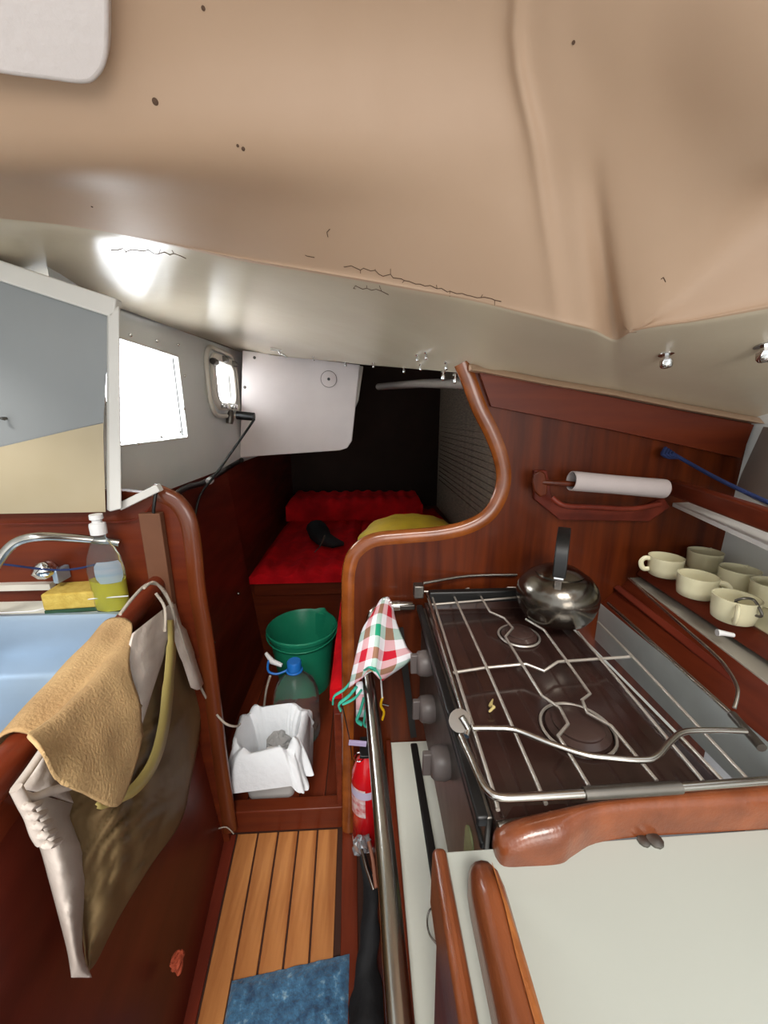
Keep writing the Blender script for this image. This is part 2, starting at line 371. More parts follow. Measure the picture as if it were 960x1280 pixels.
for px,py in ((280,508),(292,509)):
    p=at(px,py,X=XW+.03); m=M().lathe([(.009,-.01),(.009,.015)],p,(1,0,0),10); m.box(p+V((.004,-.022,-.006)),p+V((.012,.022,.012))); m.build('wing_nut',chrome,pw,bevel=.002)
p=at(288,521,X=XW+.02); M().lathe([(.014,-.03),(.017,-.01),(.012,.02),(.006,.03)],p,(.2,.1,1),10).build('latch_body',steeld,pw)
# dark timber lining below the grey wall
m=M().hexa([(-.54,.88,0),(-.50,.88,0),(-.50,1.70,0),(-.54,1.70,0)],[(-.615,.88,.93),(-.597,.88,.93),(-.597,1.70,.93),(-.615,1.70,.93)]); m.build('wall_lining',mahogd,**ST)
M().box((-.62,1.70,0),(-.597,3.3,.93)).build('wall_left_aft',mahogd,**ST)
# back and right of the quarter berth
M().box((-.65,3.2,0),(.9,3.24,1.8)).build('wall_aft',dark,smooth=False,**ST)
wr=M().box((.62,.90,.3),(.64,3.2,1.5)).build('wall_right_aft',slat,smooth=False,**ST)
for i in range(16):
    z=.62+i*.035; M().box((.608,.92,z),(.62,3.1,z+.027)).build('slat',slat,wr,smooth=False)
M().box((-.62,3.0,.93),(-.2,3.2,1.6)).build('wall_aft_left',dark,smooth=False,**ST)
M().tube([V((.1,2.55,1.33)),V((.28,1.9,1.30)),V((.5,1.1,1.235))],.02,12).build('pipe',mat('pipe_white','#9a8f84',.5),label='pale pipe running under the deck above the berth behind the curved cutout',cat='pipe')
# ---------------------------------------------------------------- right bulkhead with curved cutout
tr=[(580,453),(590,478),(602,510),(617,540),(628,570),(632,598),(625,625),(610,646),(585,660),(550,668),(505,672),(470,676),(450,688),(441,705),(438,740),(438,860),(437,1036)]
TP=crom([at(x,y,Y=YB+.01) for x,y in tr],5)
poly=[V((p.x,YB,p.z)) for p in TP]
rt=[at(590,461,Y=YB),at(760,493,Y=YB),at(938,527,Y=YB),V((1.0,YB,1.11)),V((1.0,YB,0.0))]
poly2=[poly[0]]+[V((p.x,YB,p.z+.03)) for p in rt[:3]]+rt[3:]+[V((poly[-1].x,YB,0))]
import itertools
full=poly[::-1]+[V((p.x,YB,p.z+.02)) for p in rt[:3]]+rt[3:]+[V((poly[-1].x,YB,0.0))]
M().prism(full,(0,.02,0)).build('wall_bulkhead_right',mahog,smooth=False,**ST)
M().tube([p+V((-.002,0,0)) for p in TP],.0125,12,flat=1.6).build('trim_2',varn,**ST)
hb=[at(597,465,Y=YB),at(760,497,Y=YB),at(936,531,Y=YB)]
m=M()
hb2=[at(612,508,Y=YB),at(760,537,Y=YB),at(920,572,Y=YB)]
for i in range(2): m.hexa([hb2[i]+V((0,-.012,0)),hb2[i+1]+V((0,-.012,0)),hb2[i+1],hb2[i]],[hb[i]+V((0,-.012,0)),hb[i+1]+V((0,-.012,0)),hb[i+1],hb[i]])
m.build('trim_3',mahogx,**ST)
# left partial bulkhead with rounded trim
lt=[(150,612),(188,616),(205,620),(222,630),(235,652),(241,690),(246,740),(256,800),(266,880),(276,960),(287,1036)]
LP=crom([at(x,y,Y=YB+.01) for x,y in lt],5)
full=[V((p.x,YB,p.z)) for p in LP]+[V((LP[-1].x,YB,0)),V((-.95,YB,0)),V((-.95,YB,LP[0].z))]
M().prism(full,(0,.02,0)).build('wall_bulkhead_left',mahogx,smooth=False,**ST)
M().tube([p for p in LP if p.x>-.46],.0135,12,flat=1.6).build('trim_4',mat('varnished_trim_dark','#703518',.3,col2='#592913',vscale=6,coat=.4),**ST)
# left outer wall & filler behind locker
M().box((-.97,-.9,0),(-.95,.86,1.7)).build('wall_left_galley',hull,smooth=False,**ST)
M().prism([V((-.95,.86,.93)),V((-.6,.86,.93)),V((-.6,.86,at(112,371,Y=.86).z)),at(112,371,Y=.86),at(75,357,Y=.86),at(0,335,Y=.86),V((-.95,.86,1.47))],(0,.02,0)).build('wall_filler',hull,smooth=False,**ST)
# ---------------------------------------------------------------- white locker upper left
lk=thing('locker','white painted locker with a square trim frame above the sink, left of the window','locker',at(60,640,Y=.83))
A=[at(-160,645,Y=.82),at(132,640,Y=.82),at(138,388,Y=.82),at(-160,295,Y=.82)]
B=.535
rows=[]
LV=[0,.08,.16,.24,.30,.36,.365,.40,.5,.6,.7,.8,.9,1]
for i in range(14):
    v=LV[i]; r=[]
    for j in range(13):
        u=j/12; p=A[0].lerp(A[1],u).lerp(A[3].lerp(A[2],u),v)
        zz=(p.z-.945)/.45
        edge=.33+.09*math.sin(u*2.6)*0+ .10*u   # swell follows the edge of the hatch light, higher at right
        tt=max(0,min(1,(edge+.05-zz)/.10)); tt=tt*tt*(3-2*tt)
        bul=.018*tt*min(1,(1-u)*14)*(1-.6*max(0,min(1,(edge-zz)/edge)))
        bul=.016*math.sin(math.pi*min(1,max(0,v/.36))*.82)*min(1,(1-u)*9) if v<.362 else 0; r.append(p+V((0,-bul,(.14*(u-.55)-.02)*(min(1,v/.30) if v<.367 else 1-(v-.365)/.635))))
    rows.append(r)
M().grid(rows[5:]).build('panel',mat('locker_shaded','#8f9293',.42,col2='#85898b',vscale=2.5,bump=.03),lk)  # grey colour stands in for the shade above the hatch light
M().grid(rows[:6]).build('lit_panel',mat('locker_lit','#b8ab92',.45,col2='#a89a7c',vscale=2.5,bump=.03),lk,label='lower part of the locker face, with hatch light painted in as cream')  # hatch light on the lower face put into a cream colour and slight swell
m=M().beam(at(-160,277,Y=.81)+V((0,0,-.012)),at(146,378,Y=.81)+V((0,0,-.012)),.02,.034); m.build('top_trim',wtrim,lk,bevel=.003)
m=M().hexa([at(137,640,Y=.80),at(152,636,Y=.80),at(152,636,Y=.83),at(133,638,Y=.83)],[at(135,392,Y=.80),at(149,382,Y=.80),at(149,382,Y=.83),at(133,392,Y=.83)]); m.build('side_trim',wtrim,lk,bevel=.003)
m=M().beam(at(151,633,Y=.825),at(200,609,Y=.825),.016,.018,up=(0,1,0)); m.build('bottom_trim',wtrim,lk,bevel=.002)
p=at(8,523,Y=.815); M().tube([p,p+V((.0,-.01,0)),p+V((.008,-.014,-.001))],.003,8).build('catch',steeld,lk)
# ---------------------------------------------------------------- floor planks
fl=M().box((-.6,-.9,-.03),(.2,.88,-.004)).build('floor',caulk,smooth=False,**ST)
far=[281,297,323,348,373,397,422,427,447]; near=[238,261,293,323,354,386,416,424,449]
for i in range(8):
    if i==6: continue
    L=[]
    for q in (far,near):
        y=1040 if q is far else 1207
        L.append((at(q[i],y,Z=0),at(q[i+1],y,Z=0)))
    def ex(p,q,Y): return p+(q-p)*((Y-p.y)/(q.y-p.y))
    k_=.0022
    a0,b0=ex(L[0][0],L[1][0],.858)+V((k_,0,0)),ex(L[0][1],L[1][1],.858)-V((k_,0,0)); a1,b1=ex(L[0][0],L[1][0],-.5)+V((k_,0,0)),ex(L[0][1],L[1][1],-.5)-V((k_,0,0))
    if i==5: b0=ex(at(422,1040,Z=0),at(416,1207,Z=0),.858); b1=ex(at(422,1040,Z=0),at(416,1207,Z=0),-.5)
    dz=V((0,0,-.012))
    M().hexa([a1+dz,b1+dz,b0+dz,a0+dz],[a1,b1,b0,a0]).build('plank',mahogd if i==0 else mahogy if i==7 else teak,fl,bevel=.0012)
# sill and well
M().box((-.40,.86,0),(-.052,.90,.075)).build('trim_5',mahogx,bevel=.004,**ST)
wf=M().box((-.6,.90,-.02),(.0,1.72,.01)).build('floor_well',caulk,smooth=False,**ST)
for i in range(6):
    M().box((-.52+i*.078,.90,.01),(-.52+i*.078+.075,1.70,.017)).build('plank',mahogy,wf,bevel=.001)
# ---------------------------------------------------------------- berth
bt=thing('berth','mahogany berth box at the back of the cabin','berth',(.0,2.3,0))
M().box((-.60,1.70,0),(.62,1.72,.405)).build('front_panel',mahogx,bt)
M().box((-.52,1.685,.33),(-.09,1.70,.40)).build('front_rail',mahogx,bt,bevel=.003)
M().box((-.088,.87,0),(-.068,1.72,.38)).build('side_panel',mahogy,bt,bevel=.002)
M().box((-.088,.87,.38),(.62,1.72,.40)).box((-.60,1.70,.38),(.62,3.2,.40)).build('berth_top',mahogd,bt)
def cushion(lo,hi,label,ribs=True):
    lo=V(lo);hi=V(hi); rows=[]; n=34
    nx=int((hi.x-lo.x)/.022)+2; ny=int((hi.y-lo.y)/.05)+2; m=M()
    def top(i,j):
        u=i/nx; v=j/ny; e=min(u*nx,(1-u)*nx,v*ny*2,(1-v)*ny*2,2)/2
        return V((lo.x+(hi.x-lo.x)*u,lo.y+(hi.y-lo.y)*v,lo.z+(hi.z-lo.z)*(.75+.25*math.sqrt(max(0,1-(1-e)**2)))+(.0055 if (i//2)%2 else -.0055)*(ribs)+.01*noise.noise(V((u*6,v*6,lo.x)))))
    g=[[top(i,j) for i in range(nx+1)] for j in range(ny+1)]
    g=[[V((p.x,p.y,lo.z)) for p in g[0]]]+g+[[V((p.x,p.y,lo.z)) for p in g[-1]]]
    g=[[V((r[0].x,r[0].y,lo.z))]+r+[V((r[-1].x,r[-1].y,lo.z))] for r in g]
    return m.grid(g).build('cushion',redf,label=label,cat='cushion')
cushion((-.53,1.66,.402),(-.02,2.9,.455),'red ribbed cushion on the far berth, under the white board')
cushion((-.10,.90,.402),(.12,1.66,.445),'narrow red cushion strip beside the dark trim, on the berth side')
cushion((-.53,2.55,.456),(.40,2.9,.60),'thick red cushion raised across the dark far end of the berth')
cushion((-.02,1.66,.402),(.55,2.9,.455),'red cushion on the far berth behind the yellow bag')
# red cover hanging over the corner of the berth
rows=[]
for i,(l,r) in enumerate((((414,690),(441,690)),((416,715),(440,716)),((424,745),(438,748)),((430,775),(437,782)))):
    rows.append([at(l[0]+(r[0]-l[0])*u,l[1]+(r[1]-l[1])*u,Y=1.62-.20*i-.32*u)+V((0,0,.003*math.sin(u*9))) for u in (0,.25,.5,.75,1)])
rc=rows
M().grid([[V((-.10,1.66-.76*u,.40)) for u in (0,.25,.5,.75,1)],[V((-.096-.006*math.sin(u*9),1.66-.7*u,.34)) for u in (0,.25,.5,.75,1)],[V((-.098,1.64-.6*u,.26-.0*u)) for u in (0,.25,.5,.75,1)]]).build('cover_cloth',redf,solid=.003,label='red cloth hanging down the side of the berth beside the green bucket',cat='cloth')
# yellow bag
by=at(512,668,Y=1.16); BZ=at(512,644,Y=1.2).z-.150; rows=[]
for i in range(17):
    a=math.pi*i/16; rr=math.sin(a)**.7
    row=[]
    for j in range(40):
        t=2*math.pi*j/40; k=1+.05*math.sin(t*9+i)*(i<6)+.03*noise.noise(V((math.cos(t)*2,math.sin(t)*2,i*.3)))
        row.append(V((by.x+.01,1.20,BZ))+V((.19*rr*k*math.cos(t),.20*rr*k*math.sin(t),.165*math.cos(a)*(.85 if i<8 else (BZ-.452)/.165))))
    rows.append(row)
yb=thing('bag','yellow nylon bag on the berth behind the curved bulkhead edge','bag',(by.x,1.20,.41))
M().grid(rows,closed=True).build('bag_body',yell,yb)
m=M()
for k in range(9):
    a=math.pi*(.15+.75*k/8); base=V((by.x-.03,1.08,BZ+.132)); m.tube([base,base+V((.05*math.cos(a),-.03*abs(math.sin(a)),.004-.004*k*.0)),base+V((.10*math.cos(a),-.08*abs(math.sin(a)),-.022))],[.006,.004,.001],6)
m.build('gathered_fold',yell,yb)
# black pouch on the cushion
p=V((-.235,2.02,.455)); bp=thing('pouch','black fabric pouch with a small silver pin lying on the red cushion','pouch',p)
M().tube([p+V((-.07,.26,.05)),p+V((-.05,.18,.055)),p+V((-.02,.08,.05)),p+V((.01,.0,.045)),p+V((.07,-.03,.03)),p+V((.12,-.02,.02))],[.03,.06,.062,.05,.035,.012],12,flat=.8).build('pouch_body',blackm,bp)
M().tube([p+V((.02,-.03,.07)),p+V((.0,-.09,.03)),p+V((-.025,-.13,.012))],[.008,.004,.003],8).build('pin',chrome,bp)
# ---------------------------------------------------------------- white board
YBd=1.92
pb=at(370,500,Y=YBd); wb=thing('board','white hanging board with a round plate under the ceiling at the back','board',at(370,568,Y=YBd))
pl=[(300,572),(310,571),(425,563),(434,560),(440,551),(450,456),(303,438)]
M().prism([at(x,y,Y=YBd) for x,y in pl],(0,.02,0)).build('panel',board,wb,bevel=.003)
p=at(411,474,Y=YBd); M().lathe([(.037,0),(.037,.003),(.034,.004),(0,.004)],p,(0,-1,0),24).build('round_plate',board,wb)
M().tube([p+V((.037*math.cos(t),-.003,.037*math.sin(t))) for t in [i*math.pi/16 for i in range(32)]],.0016,6,closed=True).build('plate_rim',mat('shadow_rim','#7d736c',.6),wb)
M().lathe([(.007,.004),(.007,.007),(0,.007)],p,(0,-1,0),10).build('plate_hole',black,wb)
for x,y in ((318,447),(306,484)): M().lathe([(.007,0),(.005,.004),(0,.005)],at(x,y,Y=YBd),(0,-1,0),10).build('screw',steeld,wb)
M().prism([at(x,y,Y=YBd+.03) for x,y in ((447,457),(454,458),(448,500),(443,512))],(0,.05,0)).build('batten',white,wb)
# black rod + cable
Yc=1.55
M().tube([at(296,519,Y=Yc),at(318,521,Y=Yc)],.016,12).build('rod',black,label='short black rod poking out in front of the white board',cat='rod')
M().tube(crom([at(318,524,Y=1.5),at(300,550,Y=1.45),at(272,590,Y=1.38),at(250,620,Y=1.3),at(243,652,Y=1.27)],5),.0045,8).build('cable',black,label='thin black cable running down from the black rod',cat='cable')
M().tube(crom([at(302,575,Y=1.6),at(285,585,X=-.575),at(255,603,X=-.57),at(232,610,X=-.57),at(214,625,X=-.57),at(205,640,X=-.57)],5),.010,8).build('cable',black,label='thick black cable along the base of the grey wall',cat='cable')
M().lathe([(.011,-.01),(.013,0),(.011,.01)],at(262,601,X=-.55),(.3,1,.3),10).build('cable_tie',whitep,label='white tie clipped on the thick black cable',cat='tie')
# ---------------------------------------------------------------- sink counter
RA=at(0,968,Z=.775); RB=at(205,722,Z=.785); RB.y=.838
dr=(RA-RB); RA2=RB+dr*1.9
FT=[V((p.x,p.y,.74)) for p in (RA2,RB)]
FB=[V((-.30,RA2.y,0)),V((-.402,.84,0))]
FN=(FT[0]-FT[1]).cross(FB[1]-FT[1]).normalized()
if FN.x<0: FN=-FN
cab=thing('sink_cabinet','dark mahogany sink cabinet along the left side','cabinet',(-.6,.3,0))
M().hexa([FB[0]+V((-.02,0,0)),FB[0],FB[1],FB[1]+V((-.02,0,0))],[FT[0]+V((-.02,0,0)),FT[0],FT[1],FT[1]+V((-.02,0,0))]).build('front_panel',mfront,cab,bevel=.002)
# counter with a hole for the sink
ix0,ix1,iy0,iy1=-.86,-.57,.36,.768
def cx(y): return RB.x+(RA2.x-RB.x)*(y-RB.y)/(RA2.y-RB.y)-.01
cm=M()
zt,zb=.742,.722
def slab(a,b,c_,d): cm.hexa([V((*q,zb)) for q in (a,b,c_,d)],[V((*q,zt)) for q in (a,b,c_,d)])
def s1(y): return cx(y)-.03
slab((-.95,iy1),(cx(iy1),iy1),(cx(.84),.84),(-.95,.84))
slab((-.95,iy0),(ix0,iy0),(ix0,iy1),(-.95,iy1))
slab((s1(iy0),iy0),(cx(iy0),iy0),(cx(iy1),iy1),(s1(iy1),iy1))
slab((-.95,-.1),(cx(-.1),-.1),(cx(iy0),iy0),(-.95,iy0))
cm.build('counter',laminate,label='white laminate sink counter beside the wooden rail',cat='worktop',smooth=False)
sk=thing('sink','stainless steel sink basin set in the white counter','sink',(-.7,.56,.56))
def ringp(f,z):
    q=[(ix0,iy0),(s1(iy0),iy0),(s1(iy1),iy1),(ix0,iy1)]; cx_=sum(a[0] for a in q)/4; cy_=sum(a[1] for a in q)/4
    P=[];
    for i in range(4):
        a=V((*q[i-1],0));b=V((*q[i],0));c_=V((*q[(i+1)%4],0)); r=.05
        p0=b+(a-b).normalized()*r; p2=b+(c_-b).normalized()*r
        for k in range(5):
            t=k/4; P.append((1-t)**2*p0+2*t*(1-t)*b+t*t*p2)
    return [V((cx_+(p.x-cx_)*f,cy_+(p.y-cy_)*f,z)) for p in P]
q=[(ix0,iy0),(s1(iy0),iy0),(s1(iy1),iy1),(ix0,iy1)]
rows=[ringp(1.035,.7435),ringp(1.03,.7455),ringp(.99,.745),ringp(.97,.735),ringp(.95,.66),ringp(.93,.62),ringp(.88,.605),ringp(.5,.60),ringp(.1,.598),ringp(.01,.598)]
M().grid(rows,closed=True).build('basin',steelb,sk)
M().lathe([(.03,0),(.028,.003),(.0,.001)],(-.7,.56,.6),n=20).build('drain',chrome,sk)
# white raised edge strip behind the sink
m=M().beam(at(-60,735,Y=.832),at(66,732,Y=.832),.016,.014); m.build('trim_6',white,**ST)
# wooden rail of the sink counter
rl=thing('fiddle_rail','rounded mahogany rail along the edge of the sink counter','rail',RB+V((0,0,-.04)))
Rp=[RB.lerp(RA2,t/12) for t in range(13)]
m=M().tube([p+V((0,0,0)) for p in Rp],.0185,14,flat=1.15)
m.build('rail',mahogy,rl)
m=M(); a,b=RB+V((.0,0,-.03)),RA2+V((.0,0,-.03)); m.beam(a,b,.018,.05); m.build('rail_board',mahogy,rl)
# wooden square post & cable in the corner
M().box(at(186,716,Y=.825)+V((0,-.006,-.09)),at(201,641,Y=.825)+V((0,.012,0))).build('post',mat('bare_post','#6d452e',.7,var=.2,vscale=20),bevel=.002,label='small square wooden post against the left bulkhead behind the soap bottle',cat='post')
M().tube(crom([at(192,641,Y=.82),at(193,628,Y=.82),at(196,610,Y=.83)],4),.0035,8).build('cable',black,label='dark wire coming out of the top of the wooden post',cat='cable')
M().tube(crom([at(192,628,Y=.832),at(178,644,Y=.832),at(155,652,Y=.832),at(80,654,Y=.832),at(0,655,Y=.832)],5),.0015,6).build('cable',mahogd,label='thin brown wire on the wood panel above the faucet',cat='cable')
# faucet
fa=thing('faucet','curved chrome faucet pipe over the sink','faucet',at(-20,760,Z=.742))
fp=crom([at(-25,770,Z=.75),at(-15,725,Y=.72),at(5,692,Y=.73),at(22,677,Y=.74),at(48,671,Y=.75),at(85,672,Y=.785),at(130,676,Y=.815),at(150,679,Y=.822)],6)
M().tube(fp,.0088,12).build('spout',steel,fa)
M().lathe([(.02,0),(.02,.006),(.014,.02),(.012,.03)],V((fp[0].x,fp[0].y,.742)),n=16).build('faucet_base',chrome,fa)
p=at(66,722,Y=.815); tp=thing('tap','small faceted chrome tap on the panel behind the sponge','tap',p)
M().lathe([(.006,-.03),(.016,-.026),(.022,-.005),(.018,.008),(.008,.012)],at(59,711,Y=.80),(.9,-.2,.35),6).build('tap_knob',chrome,tp)
M().box(at(67,730,Y=.80),at(83,707,Y=.83)+V((0,.008,0))).build('tap_bracket',steelb,tp,bevel=.002)
M().tube(crom([at(-20,703,Y=.77),at(10,706,Y=.775),at(60,712,Y=.78),at(95,711,Y=.79),at(130,703,Y=.80)],5),.0022,6).build('cord',bluerope,label='thin dark blue cord strung in front of the chrome tap',cat='cord')
M().tube(crom([at(-25,767,Z=.757),at(20,765,Z=.757),at(45,763,Z=.757),at(75,754,Z=.76),at(110,749,Z=.772),at(160,745,Z=.785)],5),.0014,6).build('wire',whitep,label='thin white wire stretched in front of the yellow sponge',cat='wire')
# sponge
a=at(54,769,Z=.742); 
sp=thing('sponge','thick yellow sponge with a dark green scouring side beside the soap bottle','sponge',a)
ang=Matrix.Rotation(.10,3,'Z')
def rb(lo,hi,o): 
    m=M().box(lo,hi); m.v=[o+ang@v for v in m.v]; return m
o_=at(58,768,Z=.744)
rb((-.004,0,.008),(.108,.065,.045),o_).build('foam',spongem,sp,bevel=.004)
rb((-.003,0,0),(.108,.065,.008),o_).build('scourer',scour,sp,bevel=.001)
# soap bottle
sb_=V((at(160,748,Z=.742).x-.004,.795,.743))
so=thing('soap_bottle','clear dish soap bottle with white cap and yellow liquid beside the rail','bottle',sb_)
k=1.04
pr=[(.034,0),(.0365,.006),(.036,.05),(.038,.085),(.033,.115),(.022,.14),(.012,.155),(.0115,.165)]
M().lathe([(a*.98,h*k) for a,h in pr],sb_,n=28,sx=1.05,sy=.68,xdir=(1,-.15,0)).build('bottle_body',pet,so)
M().lathe([(a*.9,h*k+.003) for a,h in pr if h<.06]+[(.0355*.92,.066*k),(0,.066*k)],sb_,n=28,sx=1.05,sy=.68,xdir=(1,-.15,0)).build('liquid',soapm,so)
m=M(); m.lathe([(.0150,.163*k),(.0155,.18*k),(.0145,.185*k),(.009,.187*k),(.009,.192*k),(.0125,.194*k),(.012,.203*k),(0,.204*k)],sb_,n=18); m.build('cap',whitep,so)
rows=[]
for i in range(6):
    z=.066+.046*i/5; rr=.0392
    rows.append([sb_+V((1,-.15,0)).normalized()*math.cos(t)*rr*1.06+V((.15,1,0)).normalized()*math.sin(t)*rr*.70+V((0,0,z*k)) for t in [math.radians(-49+(17*j-43)*(.72,.95,1,1,.95,.72)[i]) for j in range(6)]])
M().grid(rows).build('bottle_label',mat('label_film','#c6ccd2',.35,col2='#8fb4cb',vscale=9,stretch=(1,1,9),trans=.5,ior=1.05),so)
# chamois cloth over rail
def sheet_rows(rows,n=6,mth=5): return tensor(rows,n,mth)
RD=(RA2-RB).normalized(); RO=V((-RD.y,RD.x,0)); 
if RO.x<0: RO=-RO
def onface(px,py,off): return atp(px,py,FT[0],FN,off)
def onrail(px,py,off=.0):  # vertical plane through the rail
    return atp(px,py,RB,RO,off)
top=[onrail(x,y) for x,y in ((13,900),(45,862),(78,828),(110,795),(132,778))]
def railpt(u): return RB.lerp(RA2,u)
us=[]
for p in [onrail(x,y) for x,y in ((13,912),(48,872),(82,832),(115,792),(140,765))]:
    us.append((p-RB).dot(RD))
tops=[V((RB+RD*u).to_tuple())+V((0,0,.030)) for u in us]
back=[t-RO*.024+V((0,0,-.03)) for t in tops]; back2=[t-RO*.02+V((0,0,-.012)) for t in tops]
fr0=[t+RO*.029+V((0,0,-.014)) for t in tops]
fr1=[onface(x,y,.062) for x,y in ((33,918),(62,903),(94,880),(128,852),(161,825))]
fr2=[onface(x,y,.078) for x,y in ((44,930),(78,940),(108,930),(140,905),(171,870))]
fr3=[onface(x,y,.082) for x,y in ((52,940),(75,972),(103,968),(146,962),(175,900))]
fr4=[onface(x,y,.082) for x,y in ((56,945),(82,980),(104,992),(152,1004),(179,917))]
ch=tensor([back,back2,tops,fr0,fr1,fr2,fr3,fr4],6,5)
for r_ in ch:
    for j,p in enumerate(r_): p+=RO*(.004*noise.noise(p*22))+V((0,0,.0))
M().grid(ch).build('cleaning_cloth',chamm,solid=.003,label='yellow beige chamois cloth draped over the sink rail',cat='cloth')
# hanging bag
def pillow(rows,off,bulge,n=18,folds=.006):
    """rows: (left px, right px) pairs from top to bottom, on the cabinet face plane; returns closed surface"""
    Lp=crom([(*r[0],0) for r in rows],8); Rp_=crom([(*r[1],0) for r in rows],8); fr=[]; bk=[]
    for i,(a,b) in enumerate(zip(Lp,Rp_)):
        v=i/(len(Lp)-1); f_=[];g_=[]
        for j in range(n+1):
            u=j/n; x=a[0]+(b[0]-a[0])*u; y=a[1]+(b[1]-a[1])*u; e=math.sin(math.pi*u)**.6*math.sin(math.pi*min(1,.12+v*.88))**.5
            f_.append(onface(x,y,off+bulge*e+folds*(.6*abs(noise.noise(V((x*.030+y*.012,y*.012-x*.006,0))))+1.1*abs(noise.noise(V((x*.05+y*.045,y*.008-x*.012,3)))))*e)); g_.append(onface(x,y,off-bulge*.25*e))
        fr.append(f_); bk.append(g_)
    return fr,bk
hb_=thing('hanging_bag','translucent olive plastic bag with a white canvas collar hanging from the sink rail','bag',onface(100,1222,.02))
rows_=[((158,800),(217,752)),((150,840),(233,800)),((120,900),(247,862)),((85,960),(253,895)),((72,1000),(239,975)),((75,1035),(226,1028)),((92,1090),(190,1080)),((100,1150),(150,1145)),((106,1195),(122,1200)),((108,1222),(113,1212))]
fr,bk=pillow(rows_,.014,.028,60,.022)
M().grid(fr).grid(bk).build('film',bagm,hb_,angle=180)
# seam tape
seam=[(213,775),(214,810),(210,860),(205,905),(195,945),(178,975),(155,995),(120,1008)]
def ribbon(pts,w,off,n=5):
    P=crom([(*p,0) for p in pts],n); l=[];r=[]
    for i,p in enumerate(P):
        d=(P[min(i+1,len(P)-1)]-P[max(i-1,0)]).normalized(); nn=V((-d.y,d.x,0)); ww=w[i*(len(w)-1)//(len(P)-1)] if isinstance(w,list) else w
        l.append(onface(p.x-nn.x*ww,p.y-nn.y*ww,off)); r.append(onface(p.x+nn.x*ww,p.y+nn.y*ww,off))
    return M().grid([l,[(a+b)/2+FN*.002 for a,b in zip(l,r)],r])
ribbon(seam,[4,6,7,7,7,7,6,3],.060).build('seam_tape',tapem,hb_,solid=.001)
# white canvas tail
fr,bk=pillow([((18,984),(92,1005)),((28,1012),(88,1020)),((40,1042),(98,1048)),((50,1062),(103,1060)),((62,1105),(106,1100)),((74,1150),(104,1150)),((84,1190),(104,1190)),((89,1222),(115,1222))],.03,.022)
M().grid(fr).grid(bk).build('canvas_tail',canvas,hb_)
# white canvas collar from rail right part
fr,bk=pillow([((165,792),(216,752)),((160,812),(222,780)),((162,835),(212,800)),((172,870),(202,830)),((178,905),(192,860))],.052,.008)
M().grid(fr).grid(bk).build('canvas_collar',canvas,hb_)
ribbon([(214,756),(224,790),(236,825),(248,862)],[5,9,8,2],.05).build('strap',canvas,hb_,solid=.002)
fr,bk=pillow([((50,938),(72,950)),((38,965),(85,985)),((22,985),(92,1004))],.040,.01)
M().grid(fr).grid(bk).build('canvas_flap',canvas,hb_)
m=M()
m.tube(crom([onface(x,y,.055) for x,y in ((18,988),(35,965),(52,940))],4),.004,8)
m.tube(crom([onface(x,y,.06) for x,y in ((22,990),(38,998),(60,990),(90,982))],4),.0045,8)
m.tube(crom([onface(x,y,.062) for x,y in ((20,985),(30,1005),(38,1020),(45,1040),(52,1052))],4),.005,8)
for k in range(5):
    x,y=28+6*k,1005+12*k; m.tube(crom([onface(x,y,.06),onface(x+10,y+4,.07),onface(x+22,y-2,.058)],3),.0035,6)
m.build('cord',canvas,hb_)
# rope
rp=[atp(x,y,RB,RO,.0)+V((0,0,0)) for x,y in ((140,770),(165,740))]
P=[onface(150,768,.03),onface(168,745,.035),onface(185,730,.04),onface(200,733,.05),onface(212,752,.058),onface(218,780,.055),onface(208,798,.055)]
m=M().tube(crom(P,5),.0028,8)
P=[onface(180,735,.045),onface(193,728,.05),onface(208,745,.055),onface(220,775,.055),onface(240,835,.05),onface(262,880,.045),at(280,903,Y=.825),at(294,908,Y=.84),at(300,905,Y=.87)]
m.tube(crom(P,5),.0028,8)
m.tube(crom([onface(195,742,.055),onface(206,760,.062),onface(206,790,.062)],4),.0028,8)
m.build('rope',rope,label='grey rope tied round the sink rail end and trailing to the white bin',cat='rope')
# orange knot
p=onface(222,1203,.012); m=M()
P=[]
for k in range(40):
    t=k*.7; P.append(p+V((.006*math.cos(t),.010*math.sin(t*1.3),.012*math.sin(t*.37)+.002*math.cos(t*2))))
m.tube(crom(P,2),.003,6); m.build('cord_knot',orange,label='small orange cord knot on the cabinet front near the floor',cat='knot')
# small screws/hooks on lining
M().tube(crom([at(272,1036,Y=.83),at(283,1034,Y=.83),at(292,1042,Y=.83)],4),.0016,6).build('wire',rope,label='loose pale wire end at the foot of the sill, left',cat='wire')
for x,y in ((297,742),(265,803)):
    M().lathe([(.006,0),(.006,.004),(.003,.01),(0,.011)],at(x,y,X=-.52),(1,0,0),10).build('hook',steel,label='tiny metal hook on the dark left lining, '+('upper one' if y<780 else 'lower one'),cat='hook')
# rug
ra=[at(x,y,Z=.0) for x,y in ((290,1227),(437,1193))]
m=M(); rows=[]
for i in range(26):
    v=i/25; r=[]
    for j in range(30):
        u=j/29; p=ra[0].lerp(ra[1],u)+V((.004*math.sin(v*9)*(u<.05),-.42*v,0)); r.append(V((p.x,p.y,.009+.0025*noise.noise(p*60)+(0 if 0<j<29 and i else -.007))))
    rows.append(r)
M().grid(rows).build('rug',rugm,solid=0,label='blue mottled rug on the teak floor',cat='rug')
